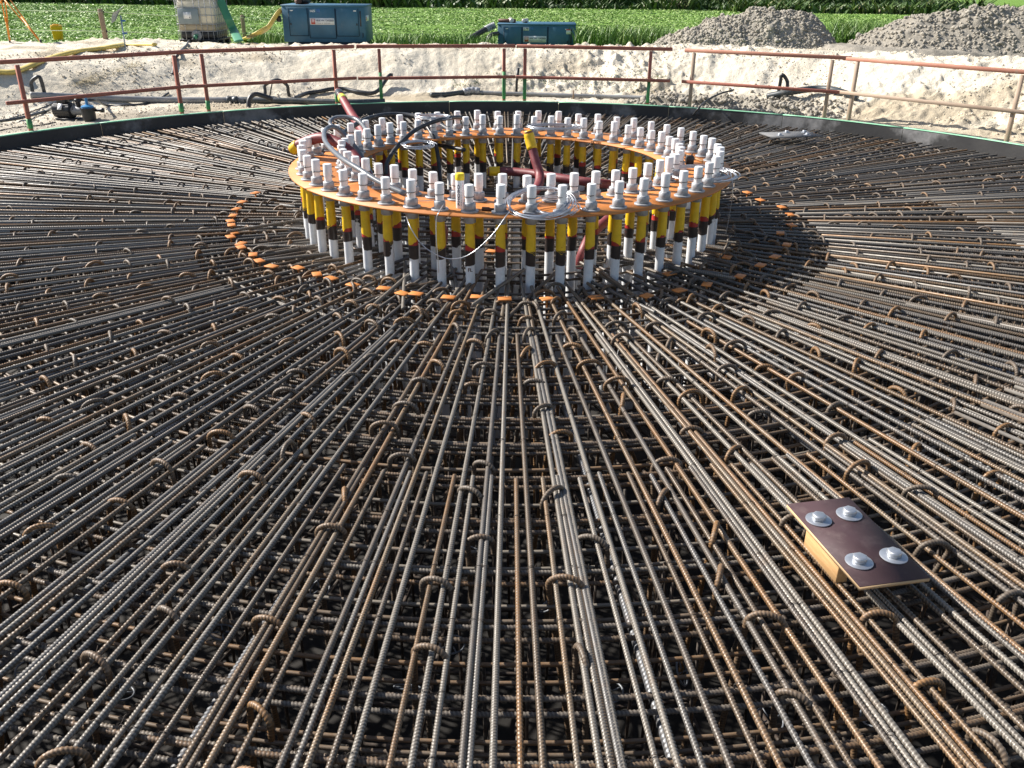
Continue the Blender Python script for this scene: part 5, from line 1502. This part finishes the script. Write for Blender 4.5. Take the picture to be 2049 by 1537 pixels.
b = MB(); b.tube([s + [0, 0, -0.1], at(1034, 165, s[1]), at(1037, 136, s[1])], np.array([0.02, 0.024, 0.03]), 8); tag(link("steel_stake", b.mesh("steel_stake", M['blackpl'])), "dark upright stake stuck in the sand behind the middle guard rails", "stake")
s = hit(1147, 198); b = MB(); b.box(s + np.array([0, 0, 0.06]), (0.025, 0.025, 0.18)); tag(link("wooden_peg", b.mesh("wooden_peg", M['post'])), "short wooden peg behind the middle of the formwork", "peg")

# ------------------------------------------------------------------ pump by the formwork
gp = hit(140, 239)
t = empty("water_pump", gp, "black electric pump with grey housing lying by the left formwork", "pump", rotz=R(-12))
Ry = Matrix.Rotation(R(90), 3, 'Y')
b = MB(); b.lathe([(0.09, -0.15), (0.115, -0.14), (0.115, 0.14), (0.10, 0.15)], 18, c=(-0.06, 0, 0.135), M=Ry)
for k in range(14):
    a = k * 2 * math.pi / 14; b.box((-0.06, 0.118 * math.cos(a), 0.135 + 0.118 * math.sin(a)), (0.26, 0.006, 0.012), Matrix.Rotation(a, 3, 'X'))
mo = link("motor", sharp(b.mesh("motor", M['blackpl']), 40), t)
b = MB(); b.box((-0.05, -0.108, 0.20), (0.07, 0.004, 0.10), Matrix.Rotation(R(-35), 3, 'X')); link("sticker", b.mesh("sticker", M['sign']), mo)
b = MB(); b.bbox((-0.06, 0, 0.275), (0.16, 0.12, 0.07), 0.01); link("terminal_box", b.mesh("terminal_box", M['blackpl']), mo)
b = MB(); b.lathe([(0.07, 0.09), (0.075, 0.10), (0.06, 0.26), (0.085, 0.27), (0.085, 0.31), (0.05, 0.33)], 16, c=(0, 0, 0.135), M=Ry); link("pump_housing", sharp(b.mesh("pump_housing", M['greypipe']), 40), t)
b = MB(); b.lathe([(0.035, 0.14), (0.035, 0.26), (0.05, 0.27), (0.05, 0.31)], 12, c=(0.20, 0, 0)); b.bbox((0.15, 0.02, 0.31), (0.20, 0.06, 0.06), 0.01); link("outlet", b.mesh("outlet", M['blackpl']), t)
b = MB(); b.box((0.02, 0, 0.012), (0.40, 0.20, 0.024)); link("base_plate", b.mesh("base_plate", M['blackpl']), t)
gb = hit(180, 241)
t = empty("filter_pot", gb, "small black pot with blue cap beside the pump", "pot")
b = MB(); b.lathe([(0.085, 0), (0.095, 0.01), (0.10, 0.16), (0.115, 0.165), (0.115, 0.185)], 18); link("pot_body", sharp(b.mesh("pot_body", M['blackpl']), 40), t)
b = MB(); b.lathe([(0.09, 0.186), (0.09, 0.21), (0.05, 0.225), (0.022, 0.235), (0.02, 0.33)], 16); link("cap", sharp(b.mesh("cap", M['bluecap']), 40), t)
b = MB(); b.lathe([(0.022, 0.11), (0.022, 0.20), (0.035, 0.205), (0.035, 0.24)], 10, c=(0, 0, 0.15), M=Ry); link("spout", b.mesh("spout", M['blackpl'], smooth=True), t)
hose("pump_hose", spline(raised([(-40, 252), (0, 247), (40, 241), (70, 233), (95, 226)], 0.03) + [gp + np.array([-0.24, 0.02, 0.17])], 8), 0.022, M['darkpipe'], "dark suction hose running from the left edge to the pump", "hose")
hose("pump_hose", spline([gp + np.array([0.22, 0.0, 0.29]), gp + np.array([0.40, 0.1, 0.27])] + raised([(215, 214), (250, 214), (290, 210), (320, 200), (338, 190)], 0.02), 8), 0.018, M['rubber'], "black outlet hose running from the pump along the pipe", "hose")
hose("power_cable", spline(raised([(0, 262), (40, 256), (80, 252), (112, 246)], 0.008), 8), 0.008, M['rubber'], "thin power cable on the sand left of the pump", "cable")
hose("power_cable", spline([gb + np.array([0, 0, 0.32]), gb + np.array([-0.06, 0.06, 0.42]), gb + np.array([-0.18, 0.06, 0.36]), gb + np.array([-0.24, 0.0, 0.15])]), 0.006, M['rubber'], "thin cable arching from the blue cap to the pump", "cable")
hose("power_cable", spline(raised([(20, 238), (60, 226), (100, 212), (132, 197)], 0.008), 8), 0.008, M['rubber'], "thin cable climbing the sand above the pump", "cable")
